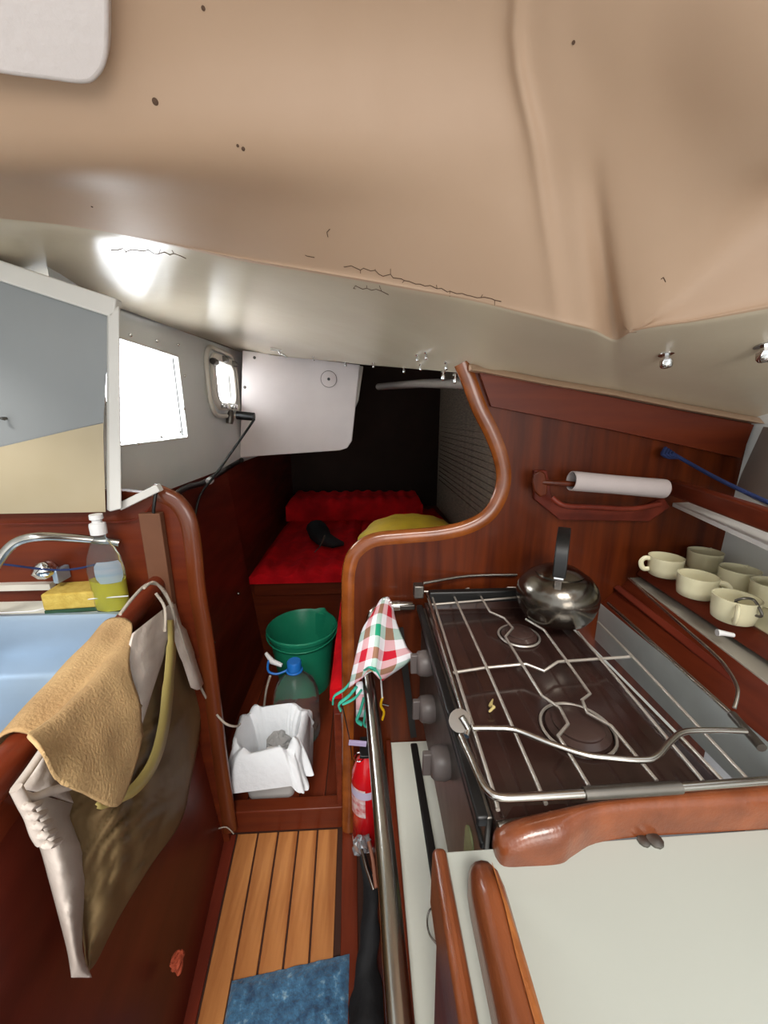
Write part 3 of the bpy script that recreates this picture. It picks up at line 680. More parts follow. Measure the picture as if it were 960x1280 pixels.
# ---------------------------------------------------------------- things in the well
# bin
bc=at(346,965,Z=.02); bx,by_=bc.x-.0,1.01; bz=.018
bn=thing('bin','small white bin lined with a white plastic bag in the floor well','bin',(bx,by_,bz))
def sq(cx_,cy_,z,hw,hd,r,n=6):
    return [V((cx_+a,cy_+b,z)) for a,b in rectpoly(0,0,hw*2,hd*2,r,n)]
M().grid([sq(bx,by_,bz,.07,.065,.02),sq(bx,by_,bz+.19,.088,.085,.02),sq(bx,by_,bz+.19,.084,.081,.02),sq(bx,by_,bz+.01,.066,.062,.02),sq(bx,by_,bz+.01,.001,.001,.0005)],closed=True).build('bin_body',mat('bin_plastic','#e4e0dd',.4,var=.05),bn)
rows=[]
NB=120
prof=[(.001,.04,0),(.055,.035,.5),(.062,.09,.9),(.070,.15,.8),(.080,.19,.5),(.088,.202,.35),(.097,.198,.4),(.106,.18,.9),(.112,.15,1.6),(.119,.125,2.0),(.127,.103,2.4)]
for i,(r,h,k) in enumerate(prof):
    base=sq(bx,by_,bz+h+.0,r,r*.97,min(r*.55,.05),n=29)
    row=[]
    for j,p in enumerate(base):
        d=(p-V((bx,by_,p.z))); t=math.atan2(d.y,d.x)
        f_=1+k*(.11*noise.noise(V((math.cos(t)*3.3,math.sin(t)*3.3,i*.35)))+.12*abs(noise.noise(V((math.cos(t)*7,math.sin(t)*7,i*.25))))-.03)
        dz=.03*k*noise.noise(V((math.cos(t)*2.2+5,math.sin(t)*2.2,i*.2)))+ .022*noise.noise(V((math.cos(t)*4+5,math.sin(t)*4,1)))*(i>3)
        row.append(V((bx+d.x*f_,by_+d.y*f_,p.z+dz)))
    rows.append(row)
M().grid(rows,closed=True).build('bin_liner',liner,bn)
def crumple(o,r,seed,flat=.7):
    rows=[]
    for i in range(11):
        a=math.pi*i/10; row=[]
        for j in range(18):
            t=2*math.pi*j/18; d=V((math.sin(a)*math.cos(t),math.sin(a)*math.sin(t),math.cos(a)*flat)); row.append(V(o)+d*r*(1+.45*noise.noise(d*2.6+V((seed,0,0)))))
        rows.append(row)
    return M().grid(rows,closed=True)
crumple((bx+.01,by_-.02,bz+.10),.038,3).build('paper_scrap',paper,smooth=False,label='crumpled white paper inside the lined bin',cat='paper')
crumple((bx+.012,by_+.035,bz+.11),.036,8).build('paper_scrap',paperg,smooth=False,label='crumpled grey paper inside the lined bin, behind the white scrap',cat='paper')
# jug
jc=V((at(368,850,Z=.22).x+.01,1.19,.018)); jg=thing('water_jug','clear plastic water jug with blue cap between bin and bucket','jug',jc)
jp=[(.06,0),(.078,.008),(.08,.03),(.076,.04),(.08,.05),(.08,.08),(.076,.09),(.08,.10),(.08,.15),(.077,.18),(.066,.215),(.04,.245),(.022,.262),(.02,.28)]
M().lathe(jp,jc,n=32).build('jug_body',pet,jg)
M().lathe([(.024,.272),(.025,.30),(.022,.305),(0,.305)],jc,n=20).build('cap',bluep,jg)
m=M().tube([jc+V((.026*math.cos(t)-.00,.026*math.sin(t),.268)) for t in [i*math.pi/8 for i in range(16)]],.004,8,closed=True)
m.tube(crom([jc+V((-.026,0,.268)),jc+V((-.06,-.01,.262)),jc+V((-.088,-.01,.275)),jc+V((-.085,.0,.31)),jc+V((-.06,.005,.30))],5),.004,8); m.build('handle',bluep,jg)
M().tube([jc+V((-.10,.02,.325)),jc+V((-.075,.0,.305)),jc+V((-.04,-.01,.295))],[.006,.010,.007],10).build('tap_nozzle',whitep,jg)
M().tube(crom([jc+V((-.08,-.02,.262)),jc+V((-.10,-.01,.20)),jc+V((-.12,.0,.10)),jc+V((-.13,-.03,.01))],5),.004,8).build('cord',rope,label='grey cord hanging down left of the water jug',cat='cord')
# bucket
kc=V((at(375,790,Z=.30).x,1.47,.018)); bk_=thing('bucket','green plastic bucket with pouring lip in front of the berth','bucket',kc)
def br(r,z,lip=0):
    out=[]
    for j in range(48):
        t=2*math.pi*j/48; l=max(0,1-abs(((t-math.radians(62)+math.pi)%(2*math.pi))-math.pi)/.22)*lip; out.append(kc+V(((r+l)*math.cos(t),(r+l)*math.sin(t),z+l*.2)))
    return out
M().grid([br(.001,0),br(.105,0),br(.118,.12),br(.135,.262,.0),br(.145,.262,.018),br(.147,.276,.022),br(.142,.28,.022),br(.134,.27,.018),br(.115,.12),br(.10,.006),br(.001,.006)],closed=True).build('bucket_body',green,bk_)
bw=[kc+V((.146*math.cos(t),.146*math.sin(t),.262-.02*math.sin(-t)*(1))) for t in [math.pi+i*math.pi/14 for i in range(15)]]
M().tube(bw,.003,8).build('handle',green,bk_)
# ---------------------------------------------------------------- galley right side
gal=thing('galley_cabinet','mahogany galley base with white locker top under the stove','cabinet',(.3,.4,0))
M().hexa([(.030,-.5,0),(.05,-.5,0),(.05,.84,0),(.0,.84,0)],[(.055,-.5,.30),(.075,-.5,.30),(.075,.84,.30),(.050,.84,.30)]).build('plinth',mahogy,gal,bevel=.002)
M().box((.048,-.5,.300),(.062,.838,.322)).build('edge_strip',mahogy,gal,bevel=.003)
M().box((.062,-.5,.295),(.175,.838,.312)).build('white_top',laminate,gal)
M().box((.175,-.5,.30),(.19,.838,.33)).build('inner_strip',mahogy,gal,bevel=.002)
M().box((.19,.30,.295),(.6,.838,.305)).build('well_base',mahogd,gal)
# front panel of worktop cabinet, vertical face
M().hexa([(.075,-.5,.31),(.095,-.5,.31),(.095,.285,.31),(.075,.285,.31)],[(.06,-.5,.70),(.09,-.5,.70),(.09,.285,.70),(.07,.285,.70)]).build('upper_panel',mahogy,gal)
m=M().tube(crom([at(546,1131,Z=.325),at(537,1138,Z=.33),at(534,1152,Z=.325),at(537,1168,Z=.325),at(546,1180,Z=.325)],6),.0016,8); m.build('ring_pull',steel,label='thin steel ring pull on the white locker top',cat='handle')
# black strap
m=M(); P=[at(505,838,Z=.34),at(514,870,Z=.34),at(525,950,Z=.33),at(536,1040,Z=.325),at(544,1108,Z=.322)]
m.beam(V((P[0].x-.002,.825,.318)),V((P[-1].x+.004,P[-1].y,.318)),.018,.008)
m.build('strap',rubber,bevel=.0035,label='black rubber strap lying along the white locker top',cat='strap')
M().beam(at(500,785,Y=.822),at(517,921,Y=.822),.016,.006,up=(0,1,0)).build('strap',rubber,label='black strap hanging down the bulkhead left of the stove knobs',cat='strap')
# ---- worktop
WX=.078
wt=M(); z1,z0=.722,.700
wt.hexa([(WX,-.6,z0),(.95,-.6,z0),(.95,.301,z0),(WX,.291,z0)],[(WX,-.6,z1),(.95,-.6,z1),(.95,.301,z1),(WX,.291,z1)]); wt.build('worktop',mat('worktop_laminate','#a5a8a0',.3,var=.04,vscale=3),bevel=.001,label='white laminate galley worktop in the foreground',cat='worktop')
p=at(809,1052,Z=z1); m=M()
m.lathe([(.006,0),(.006,.002),(.0035,.003),(0,.003)],p+V((-.004,0,0)),(0,0,1),10); m.lathe([(.008,0),(.008,.0025),(.004,.004),(0,.004)],p+V((.008,0,0)),(0,0,1),10)
m.build('catch',steeld,label='small dark catch on the worktop against the far rail',cat='catch')
# worktop edge plank
m=M().box((WX-.015,-.6,.655),(WX,.292,.730)); m.build('trim_7',fid,bevel=.006,**ST)
# near fiddle fore-aft
def barv(pts_top,z0,w):
    return None
def fiddle(a,b,wid,h,endround=.05,seg=10):
    """bar from a to b (on the worktop), rounded nose at a"""
    a=V(a);b=V(b); d=(b-a).normalized(); s=V((d.y,-d.x,0)); L_=(b-a).length; rows=[]
    st=[0,.006,.015,.03,endround,endround*1.6]+[endround*1.6+(L_-endround*1.6)*k/6 for k in range(1,7)]
    for x in st:
        t=min(1,x/endround); hh=h*(.30+.70*math.sqrt(max(0,1-(1-t)**2))); ww=wid*(.45+.55*min(1,math.sqrt(min(1,x/.02))))
        sec=[(-1,0),(-1,.55),(-.85,.8),(-.5,.95),(0,1),(.5,.95),(.85,.8),(1,.55),(1,0)]
        rows.append([a+d*x+s*(ww/2*u)+V((0,0,hh*v)) for u,v in sec])
    m=M().grid(rows); n=len(rows[0]); m.f.append(list(range(n))); k=len(m.v); m.f.append(list(range(k-n,k))); 
    for i in range(len(rows)-1): m.f.append([i*n,(i+1)*n,(i+1)*n+n-1,i*n+n-1])
    return m
nf=fiddle((.104,.268,z1),(.092,-.5,z1),.03,.045,.04).build('fiddle_rail',fid,label='worn wooden rail standing along the left edge of the worktop',cat='rail')
# worn streak on the near rail
m=M(); rows=[]
for k in range(14):
    v=k/13; y=.250-.40*v; xx=.104-.012*(.268-y)/.768+.0045+.002*noise.noise(V((v*8,0,0))); w_=.0045*min(1,v*6+.2)
    rows.append([V((xx,y,z1+.0455)),V((xx+w_,y,z1+.0440)),V((xx+w_*1.9,y,z1+.0375))])
m.grid(rows).build('worn_streak',fidw,nf)
# far fiddle, runs across, thicker at its rounded end
fb_=[(620,1074),(630,1083),(660,1083),(700,1080),(716,1070),(745,1054),(800,1046),(880,1041),(960,1036),(1100,1026)]
rows=[]
for k,(x,y) in enumerate(fb_):
    p=at(x,y,Z=z1); hh=[.012,.022,.034,.040,.041,.041,.041,.041,.041,.041][k]; yb=.3005+(p.x-.12)*.06; 
    if k==0: p.y=max(p.y,.284); yb=.294
    rows.append([V((p.x,p.y+(yb-p.y)*u+.0,z1+hh*v)) for u,v in ((0,0),(0,.55),(.08,.8),(.25,.95),(.5,1),(.75,.95),(.95,.75),(1,.5),(1,0))])
m=M().grid(tensor(rows,1,4)); n=9; m.f.append(list(range(n))); k=len(m.v); m.f.append(list(range(k-n,k)))
for i in range(len(m.v)//n-1): m.f.append([i*n,(i+1)*n,(i+1)*n+n-1,i*n+n-1])
m.build('fiddle_rail',fid,label='wooden rail between the stove and the white worktop',cat='rail')
# ---------------------------------------------------------------- stove
ZG=.752
def g(px,py,z=ZG): return at(px,py,Z=z)
def q7(x,y,z=ZG): return g(480+x/2,640+y/2,z)
stv=thing('stove','dark brown enamel two-burner gimballed stove with steel rails','stove',(.28,.56,.42))
x0,x1,y0,y1=.133,.412,.302,.795
rows=[]
def rect(a,b,c_,d,z): return [V((a,c_,z)),V((b,c_,z)),V((b,d,z)),V((a,d,z))]
m=M().grid([rect(x0+.01,x1-.01,y0,y1,.42),rect(x0,x1,y0,y1,.70),rect(x0,x1,y0,y1,.738),rect(x0+.006,x1-.006,y0+.006,y1-.006,.740),rect(x0+.014,x1-.014,y0+.014,y1-.014,.726),rect(x0+.03,x1-.03,y0+.03,y1-.03,.724)],closed=True)
k=len(m.v); m.f.append([k-4,k-3,k-2,k-1]); m.f.append([0,1,2,3])
m.build('body',enamel,stv,smooth=False,bevel=.002)
M().box((x0-.008,y0+.01,.48),(x0,y1-.02,.735)).build('front_panel',steeld,stv,bevel=.002)
M().box((x0-.018,y0+.01,.722),(x0-.004,y1-.005,.736)).box((x0-.012,y0+.01,.69),(x0-.006,y1-.05,.70)).build('front_lip',black,stv,bevel=.003)
M().prism([V((x0-.010,y,z)) for y,z in rectpoly(.355,.62,.035,.075,.017)],(.003,0,0)).build('sticker',nonsl,stv)
M().box((x1,y0+.01,.66),(x1+.075,y1,.668)).build('side_tray',greys,stv)
M().box((x0+.01,y1-.006,.735),(x1-.01,y1+.012,.765)).build('back_ledge',black,stv,bevel=.004)
for px,py,s_ in ((530,829,.0),(533,886,0),(549,953,0)):
    p=at(px,py,X=x0-.022); 
    kb=M().lathe([(.023,-.006),(.025,.002),(.023,.018),(.019,.022),(0,.022)],p+V((.008,0,0)),(-1,0,0),24).build('knob',knobm,stv)
    M().box(p+V((-.026,-.005,-.020)),p+V((-.012,.005,.020))).build('grip',knobm,kb,bevel=.002)
    M().lathe([(.023,0),(.023,.003),(0,.003)],V((x0-.008,p.y,p.z)),(-1,0,0),24).build('bezel',steeld,kb)
# burners
barm=mat('bar_steel','#cdc6bc',.35,.75,var=.15,vscale=40)
for (cx_,cy_,r) in ((337,308,.034),(483,540,.042)):
    p=q7(cx_,cy_,.728); p.z=.7245
    bnr=M().lathe([(r*1.0,0),(r*1.0,.006),(r*.80,.010),(r*.8,.013),(r*.7,.015),(0,.0155)],p,n=36).build('burner',burner,stv)
    M().tube([p+V((r*1.14*math.cos(t),r*1.14*math.sin(t),.003)) for t in [i*math.pi/18 for i in range(36)]],.0022,6,closed=True).build('burner_ring',barm,bnr)
# trivet bars
bars=[[(120,210),(280,720),(285,745)],
 [(175,210),(255,385),(405,730)],
 [(240,208),(265,250),(300,265),(322,290),(303,312),(345,380),(395,460),(440,490),(460,530),(435,560),(450,582),(512,685)],
 [(355,268),(400,295),(455,370),(515,455),(495,470),(508,502),(568,535),(682,672)],
 [(485,300),(560,390),(797,672)],
 [(535,275),(620,360),(908,667)],
 [(742,562),(846,672)]]
for i,b in enumerate(bars):
    P=[q7(x,y) for x,y in b]; 
    M().tube(P,.0024,7).build('trivet_bar',barm,stv)
for b in ([(165,398),(250,385),(355,375),(400,393),(435,370),(615,357)],[(118,228),(330,210)],[(100,195),(180,200),(230,180),(330,186)]):
    M().tube([q7(x,y)+V((0,0,-.0035)) for x,y in b],.0026,7).build('trivet_bar',barm,stv)
# rails
Zr=.785
M().tube(crom([q7(97,178,Zr),q7(210,160,Zr),q7(332,157,Zr)],4),.0038,10).build('back_rail',steel,stv)
M().tube([q7(108,205,.765),q7(198,505,.765)],.0036,10).build('side_rail',steel,stv)
m=M(); p=q7(86,195,.775); m.box(p-V((.011,.012,.016)),p+V((.011,.012,.014))); m.build('corner_clamp',steeld,stv,bevel=.003)
p=q7(190,522,.775); m=M().lathe([(.014,-.0015),(.014,.0015)],p,(-.35,-.5,.75),20); m.build('clamp_plate',steel,stv)
M().tube([p+V((0,-.004,.01)),p+V((.008,-.012,-.002)),q7(205,560,.77)],.0042,8).build('clamp_hook',steel,stv)
M().tube(crom([q7(192,560,.775),q7(215,610,.775),q7(240,665,.775),q7(262,698,.775),q7(292,713,.775),q7(360,712,.775),q7(500,704,.775)],6),.0042,10).build('front_rail',steel,stv)
M().tube([q7(500,704,.775),q7(740,688,.775)],.0062,10).build('rail_sleeve',steeld,stv)
M().tube([q7(740,688,.775),q7(1010,668,.775)],.0042,10).build('front_rail',steel,stv)
M().tube(crom([q7(222,540,.79),q7(270,540,.79),q7(330,545,.79),q7(420,580,.79),q7(500,606,.79),q7(560,614,.79),q7(640,620,.79),q7(680,612,.79),q7(715,575,.79),q7(750,550,.79),q7(820,546,.79),q7(905,548,.79)],5),[.0036]*31+[.0032]*25,10).build('pot_holder',steel,stv) if False else M().tube(crom([q7(222,540,.79),q7(270,540,.79),q7(330,545,.79),q7(420,580,.79),q7(500,606,.79),q7(560,614,.79),q7(640,620,.79),q7(680,612,.79),q7(715,575,.79),q7(750,550,.79),q7(820,546,.79),q7(905,548,.79)],5),.0034,10).build('pot_holder',steel,stv)
M().tube([q7(560,228,.78),q7(870,506,.78),q7(945,588,.78)],.0032,10).build('side_rail',steel,stv)
M().tube(crom([q7(612,166,.80),q7(700,245,.80),q7(820,350,.80),q7(860,395,.80),q7(882,435,.80),q7(884,460,.795),q7(876,490,.785)],5),.0024,10).build('side_wire',steel,stv)
M().tube([q7(870,506,.782),q7(945,590,.782)],.0052,10).build('rail_sleeve',steeld,stv)
M().tube([q7(285,785,.74),q7(360,772,.74)],.004,8).build('hinge_pin',steeld,stv)
# gimbal bracket at the bulkhead
p=at(497,757,Y=.825); br_=thing('rail_bracket','steel bracket joining the grab rail to the bulkhead by the stove corner','bracket',p)
M().tube([p+V((-.02,0,.002)),p+V((.035,0,.0))],.009,12).build('arm',steel,br_)
M().box(p+V((.0,-.012,-.006)),p+V((.04,-.004,.006))).build('plate',steeld,br_,bevel=.002)
# crumb
M().tube(crom([q7(272,468,.731),q7(266,485,.731),q7(274,488,.735),q7(262,500,.731)],4),[.001,.0015,.002,.003,.003,.002,.002,.003,.003,.002,.002,.002,.001],6).build('food_scrap',mat('dry_scrap','#b7a56c',.8),label='dry yellowish food scrap on the stove top',cat='scrap')
# ---------------------------------------------------------------- kettle
kt0=at(693,768,Z=.757); kz=.7545; kt0=V((kt0.x,kt0.y,kz))
kt=thing('kettle','tarnished steel kettle with upright black handle on the far burner','kettle',kt0)
kp=[(.052,0),(.062,.004),(.071,.018),(.0775,.040),(.0775,.056),(.072,.072),(.060,.086),(.050,.092),(.044,.094)]
ketm=mat('kettle_steel','#8c877e',.22,1,col2='#5c5750',vscale=9,bump=.15,bscale=60)
M().lathe(kp,kt0,n=48).build('kettle_body',ketm,kt)
M().lathe([(.045,.093),(.046,.096),(.042,.098),(.034,.103),(.020,.107),(.010,.109),(0,.1095)],kt0,n=40).build('lid',ketm,kt)
M().lathe([(.006,.108),(.010,.113),(.009,.119),(0,.120)],kt0,n=16).build('lid_knob',black,kt)
vd=V((kt0.x,kt0.y,0)).normalized(); vs=V((-vd.y,vd.x,0))
hp=[kt0+vd*(-.062)+V((0,0,.070)),kt0+vd*(-.064)+V((0,0,.085))]
for s in (-1,1):
    o=kt0+vd*(.060*s); M().beam(o+V((0,0,.080)),o+V((0,0,.110)),.012,.004,up=vd).build('lug',steel,kt,bevel=.001)
    M().lathe([(.005,-.008),(.005,.008)],o+V((0,0,.105)),vs,10).build('rivet',chrome,kt)
arc=[kt0+vd*(.060*math.cos(t))+V((0,0,.108+.072*math.sin(t)**.6)) for t in [math.pi*i/16 for i in range(17)]]
m=M()
rows=[]
for p,t in zip(arc,[math.pi*i/16 for i in range(17)]):
    d=V((0,0,1))*math.sin(t)+vd*math.cos(t)
    rows.append([p-vs*.0115-d*.004,p+vs*.0115-d*.004,p+vs*.0115+d*.005,p-vs*.0115+d*.005])
m.grid(rows,closed=True); m.f.append([0,1,2,3]); k=len(m.v); m.f.append([k-1,k-2,k-3,k-4]); m.build('handle',black,kt,bevel=.002)
M().tube([kt0-vs*.0+vd*.07+V((0,0,.045)),kt0+vd*.095+V((0,0,.062)),kt0+vd*.112+V((0,0,.082))],[.017,.012,.009],14).build('spout',ketm,kt)
# ---------------------------------------------------------------- grab rail + towel + extinguisher
pa=at(470,866,Z=.65); pe=at(500,1280,Z=.65)
gp=crom([at(500,757,Y=.80),at(482,757,Y=.80)+V((0,0,-.004)),at(466,768,Y=.775),at(460,800,Z=.66),at(458,830,Z=.655),at(464,880,Z=.65),at(476,1000,Z=.65),at(487,1120,Z=.65),at(500,1280,Z=.65),at(500,1280,Z=.65)+(at(500,1280,Z=.65)-at(476,1000,Z=.65)).normalized()*.4],6)
M().tube(gp,.0118,18).build('grab_rail',steel,label='polished steel grab rail running beside the stove to the foreground',cat='rail')
# towel
def tw(px,py,Y): return at(px,py,Y=Y)
R0=[tw(470,762,.765),tw(474,752,.775),tw(480,747,.785),tw(487,748,.79),tw(491,760,.79)]
R1=[tw(454,785,.705),tw(464,776,.70),tw(474,772,.70),tw(484,776,.715),tw(496,780,.74)]
R2=[tw(446,815,.66),tw(459,808,.645),tw(471,806,.64),tw(482,812,.66),tw(508,808,.70)]
R3=[tw(439,846,.64),tw(452,842,.615),tw(467,836,.60),tw(478,838,.62),tw(515,823,.68)]
R4=[tw(428,866,.645),tw(445,858,.61),tw(460,842,.595),tw(474,848,.61),tw(500,836,.66)]
R5=[tw(417,876,.65),tw(430,878,.62),tw(448,862,.60),tw(474,850,.61),tw(486,844,.645)]
tt=thing('tea_towel','red, green and white checked tea towel over the end of the steel rail','towel',tw(470,870,.64))
M().grid(tensor([R0,R1,R2,R3,R4][:4]+[[tw(436,860,.645),tw(450,850,.615),tw(462,838,.592),tw(476,850,.61),tw(480,849,.645)]],6,6),uvs=(1.75,2.4)).build('cloth',ging,tt,solid=.002)
# folded hanging ends
for P,w_ in (([(440,850),(430,862),(418,870),(416,880)],.004),([(446,858),(436,870),(424,880),(426,888)],.005),([(452,862),(444,872),(434,878),(428,880)],.004),([(455,872),(450,890),(446,900),(452,905)],.006),([(458,880),(456,895),(455,905),(459,908)],.005)):
    M().tube(crom([tw(x,y,.65) for x,y in P],4),w_,8,flat=.5).build('hem_fold',tealhem,tt)
M().tube(crom([tw(441,846,.645),tw(455,838,.615),tw(462,834,.592),tw(470,838,.60),tw(476,849,.61)],5),.002,6).build('hem',tealhem,tt)
for k in range(3):
    rows=[[tw(445+4*k+dx*2,852+dy,.652+.004*k) for dx in (0,3,6)] for dy in (0,12,26,44)]; M().grid(rows,uvs=(.3,.6)).build('inner_fold',ging,tt,solid=.0015)
m=M()
for k in range(11):
    t=math.pi*(-.6+1.4*k/10); p=tw(482+7.5*math.cos(t),757+9*math.sin(t)+1,.775); m.lathe([(0,-.0026),(.0022,-.0013),(.0026,0),(.0022,.0013),(0,.0026)],p,(0,0,1),8)
m.build('bead_string',whitep,kind=None,label='white beaded ring around the far end of the steel rail',cat='beads')
# yellow peg on a white cord
pg=thing('hook_tag','small yellow plastic clip hanging on a white cord beside the steel rail','clip',tw(478,898,.70))
M().tube([tw(476,846,.69),tw(478,875,.70)],.0018,8).build('cord',whitep,pg)
M().tube(crom([tw(478,872,.70),tw(476,882,.70),tw(480,890,.70),tw(478,899,.70)],4),.0045,8,flat=.6).build('clip_body',yplast,pg)
M().tube([tw(478,880,.70),tw(486,882,.70)],.002,8).build('pin',chrome,pg)
# extinguisher
ec=V((at(456,980,Y=.80).x+.003,.79,.05)); top_z=at(456,940,Y=.79).z
ex=thing('fire_extinguisher','red fire extinguisher on the bulkhead foot behind the steel rail','fire extinguisher',ec)
H=top_z-.05
M().lathe([(.032,0),(.037,.006),(.037,H*.72),(.034,H*.82),(.022,H*.93),(.013,H*.97),(.012,H)],ec,n=30).build('cylinder',redp,ex)
M().lathe([(.0375,.004),(.0375,.016)],ec,n=30).build('base_ring',whitep,ex)
M().lathe([(.012,H-.004),(.014,H+.006),(.014,H+.016),(0,H+.018)],ec,n=14).build('valve',steeld,ex)
M().box(ec+V((-.014,-.03,H+.010)),ec+V((.012,.03,H+.018))).build('lever',black,ex,bevel=.002)
M().tube([ec+V((.012*math.cos(t)-.016,-.012,H-.002+.014*math.sin(t))) for t in [i*math.pi/6 for i in range(12)]],.0018,6,closed=True).build('pin_ring',chrome,ex)
rows=[[ec+V((.0378*math.cos(t),.0378*math.sin(t),z)) for t in [math.radians(-165+8*j) for j in range(10)]] for z in (H*.42,H*.72)]
M().grid(rows).build('paper_label',mat('label_print','#e6e2e2',.5,col2='#c33a3e',vscale=70),ex)
rows=[[ec+V((.0381*math.cos(t),.0381*math.sin(t),z)) for t in [math.radians(-165+8*j) for j in range(13)]] for z in (H*.62,H*.70)]
M().grid(rows).build('label_band',mat('label_band','#c9c2dd',.5),ex)
M().beam(at(436,928,Y=.76),at(458,930,Y=.76),.006,.012).build('tag',lilac,bevel=.001,label='thin lilac plastic strip above the fire extinguisher',cat='strip')
M().tube(crom([at(428,882,Y=.70),at(433,905,Y=.73),at(438,930,Y=.78),at(440,950,Y=.79)],4),.0013,6).build('cord',black,label='thin black cord hanging from the tea towel end',cat='cord')
# foil ball
crumple(at(453,1056,Y=.735)+V((0,0,0)),.022,5,1.0).build('foil_wrap',foil,smooth=False,label='crumpled silver plastic wrap below the fire extinguisher',cat='wrap')
# umbrella / black fabric
U=[(455,1070,.22,.008),(459,1092,.21,.012),(463,1115,.20,.017),(463,1150,.18,.017),(461,1185,.155,.020),(459,1220,.135,.029),(459,1260,.12,.035),(459,1310,.11,.04),(459,1400,.06,.034)]
P=[];Rr=[]
for x,y,z,r in U:
    P.append(at(x,y,Z=z)); Rr.append(r*.9)
Pc=crom(P,3); rr=[]
for i in range(len(Pc)): 
    k=i/3; a=int(min(k,len(Rr)-2)); rr.append(Rr[a]+(Rr[a+1]-Rr[a])*(k-a))
m=M().tube(Pc,rr,18)
for v in m.v: v+=V((noise.noise(v*30),noise.noise(v*30+V((5,0,0))),noise.noise(v*30+V((0,5,0)))))*.008
um=thing('umbrella','folded black umbrella lying between the floor edge and the galley base','umbrella',V((.0,.5,.0)))
m.build('canopy',blackm,um)
M().tube([at(452,1062,Z=.24),at(458,1085,Z=.235),at(467,1112,Z=.22)],.0028,8).build('rib',steel,um)
M().tube([at(461,1052,Z=.25),at(466,1075,Z=.24),at(470,1110,Z=.225)],.004,8).build('shaft',mat('strap_brown','#8b5a46',.6),um)
# ---------------------------------------------------------------- right side shelves
hr=V((0,0,0))
def ext(a,b,Y0=YB,Y1=.12):
    """extend the line a-b to the planes Y0 (back) and Y1 (front)"""
    d=b-a; return a+d*((Y0-a.y)/d.y),a+d*((Y1-a.y)/d.y)
# lines (back,front)
boB,boF=ext(g(775,775,.70),g(960,928,.70))
gsB,gsF=ext(at(787,722,Y=YB),at(960,854,Z=at(787,722,Y=YB).z)); 
fbB,fbF=ext(at(800,722,Y=YB-.02),at(960,828,Z=at(800,722,Y=YB-.02).z))
ftB,ftF=ext(at(812,708,Y=YB-.02),at(960,797,Z=at(812,708,Y=YB-.02).z))
wsB,wsF=ext(at(840,633,Y=YB),at(960,689,Z=at(840,633,Y=YB).z))
urB,urF=ext(at(838,600,Y=YB),at(960,638,Z=at(838,600,Y=YB).z))
# sloping mahogany board behind stove
bd=M().hexa([boB,boF,boF+V((.03,0,-.01)),boB+V((.03,0,-.01))],[gsB+V((0,0,-.002)),gsF+V((0,0,-.002)),gsF+V((.03,0,-.012)),gsB+V((.03,0,-.012))]); bd.build('back_board',mahogy,label='sloping mahogany board between the stove and the mug shelf',cat='board',bevel=.002)
m=M().beam(boB.lerp(gsB,.6)+V((-.004,0,.003)),boF.lerp(gsF,.6)+V((-.004,0,.003)),.016,.008,up=(-.6,0,.8)); m.build('board_ledge',mahogd,bevel=.003,label='narrow dark wooden ledge halfway up the sloping board',cat='ledge')
# lower stove bay side
M().hexa([boB+V((-.0,0,-.10)),boF+V((0,0,-.1)),boF+V((.02,0,-.1)),boB+V((.02,0,-.1))],[boB,boF,boF+V((.02,0,0)),boB+V((.02,0,0))]).build('side_board',greys,label='grey metal lining between stove and mahogany board',cat='lining')
# grey sloping strip
XR=.86
sf=thing('mug_shelf','white mug shelf with a mahogany fiddle on the right side','shelf',V((.7,.5,.79)))
M().hexa([gsB+V((0,0,-.012)),gsF+V((0,0,-.012)),V((XR,gsF.y,gsF.z-.012)),V((XR,gsB.y,gsF.z-.012))],[gsB,gsF,V((XR,gsF.y,gsF.z)),V((XR,gsB.y,gsF.z))]).build('shelf_board',mat('shelf_grey','#a39d90',.5,var=.08),sf,bevel=.001)
up_=V((-.25,0,1)).normalized()
n_=V((.012,0,0))
M().hexa([fbB,fbF,fbF+n_,fbB+n_],[ftB,ftF,ftF+n_,ftB+n_]).build('fiddle',mahogy,sf,bevel=.004)
tz=ftB.z
M().hexa([ftB+V((.013,0,-.012)),ftF+V((.013,0,-.012)),V((XR,ftF.y,tz-.012)),V((XR,ftB.y,tz-.012))],[ftB+V((.008,0,.003)),ftF+V((.008,0,.003)),V((XR,ftF.y,tz+.003)),V((XR,ftB.y,tz+.003))]).build('mug_tray',mugm,sf,bevel=.002)
p=at(908,797,Z=.792); M().tube([p+V((.012,.0,.004)),p+V((-.004,.004,.006)),p+V((-.012,.006,.006))],[.0035,.0045,.006],10).build('peg',whitep,label='small white plastic peg under the mug shelf fiddle',cat='peg')
# liner behind shelf
M().hexa([V((XR,-.5,.6)),V((XR+.01,-.5,.6)),V((XR+.01,YB,.6)),V((XR,YB,.6))],[V((XR+.01,-.5,1.25)),V((XR+.02,-.5,1.25)),V((XR+.02,YB,1.25)),V((XR+.01,YB,1.25))]).build('wall_right',hull,smooth=False,**ST)
M().hexa([wsB,wsF,V((XR,wsF.y,wsF.z)),V((XR,wsB.y,wsB.z))],[wsB+V((0,0,.009)),wsF+V((0,0,.009)),V((XR,wsF.y,wsF.z+.012)),V((XR,wsB.y,wsB.z+.012))]).build('upper_shelf',wtrim,bevel=.001,label='thin white upper shelf above the mugs',cat='shelf')
M().hexa([urB+V((0,0,-.035)),urF+V((0,0,-.035)),urF+V((.022,0,-.035)),urB+V((.022,0,-.035))],[urB,urF,urF+V((.022,0,0)),urB+V((.022,0,0))]).build('shelf_rail',mahogy,bevel=.005,label='mahogany rail above the white upper shelf',cat='rail')
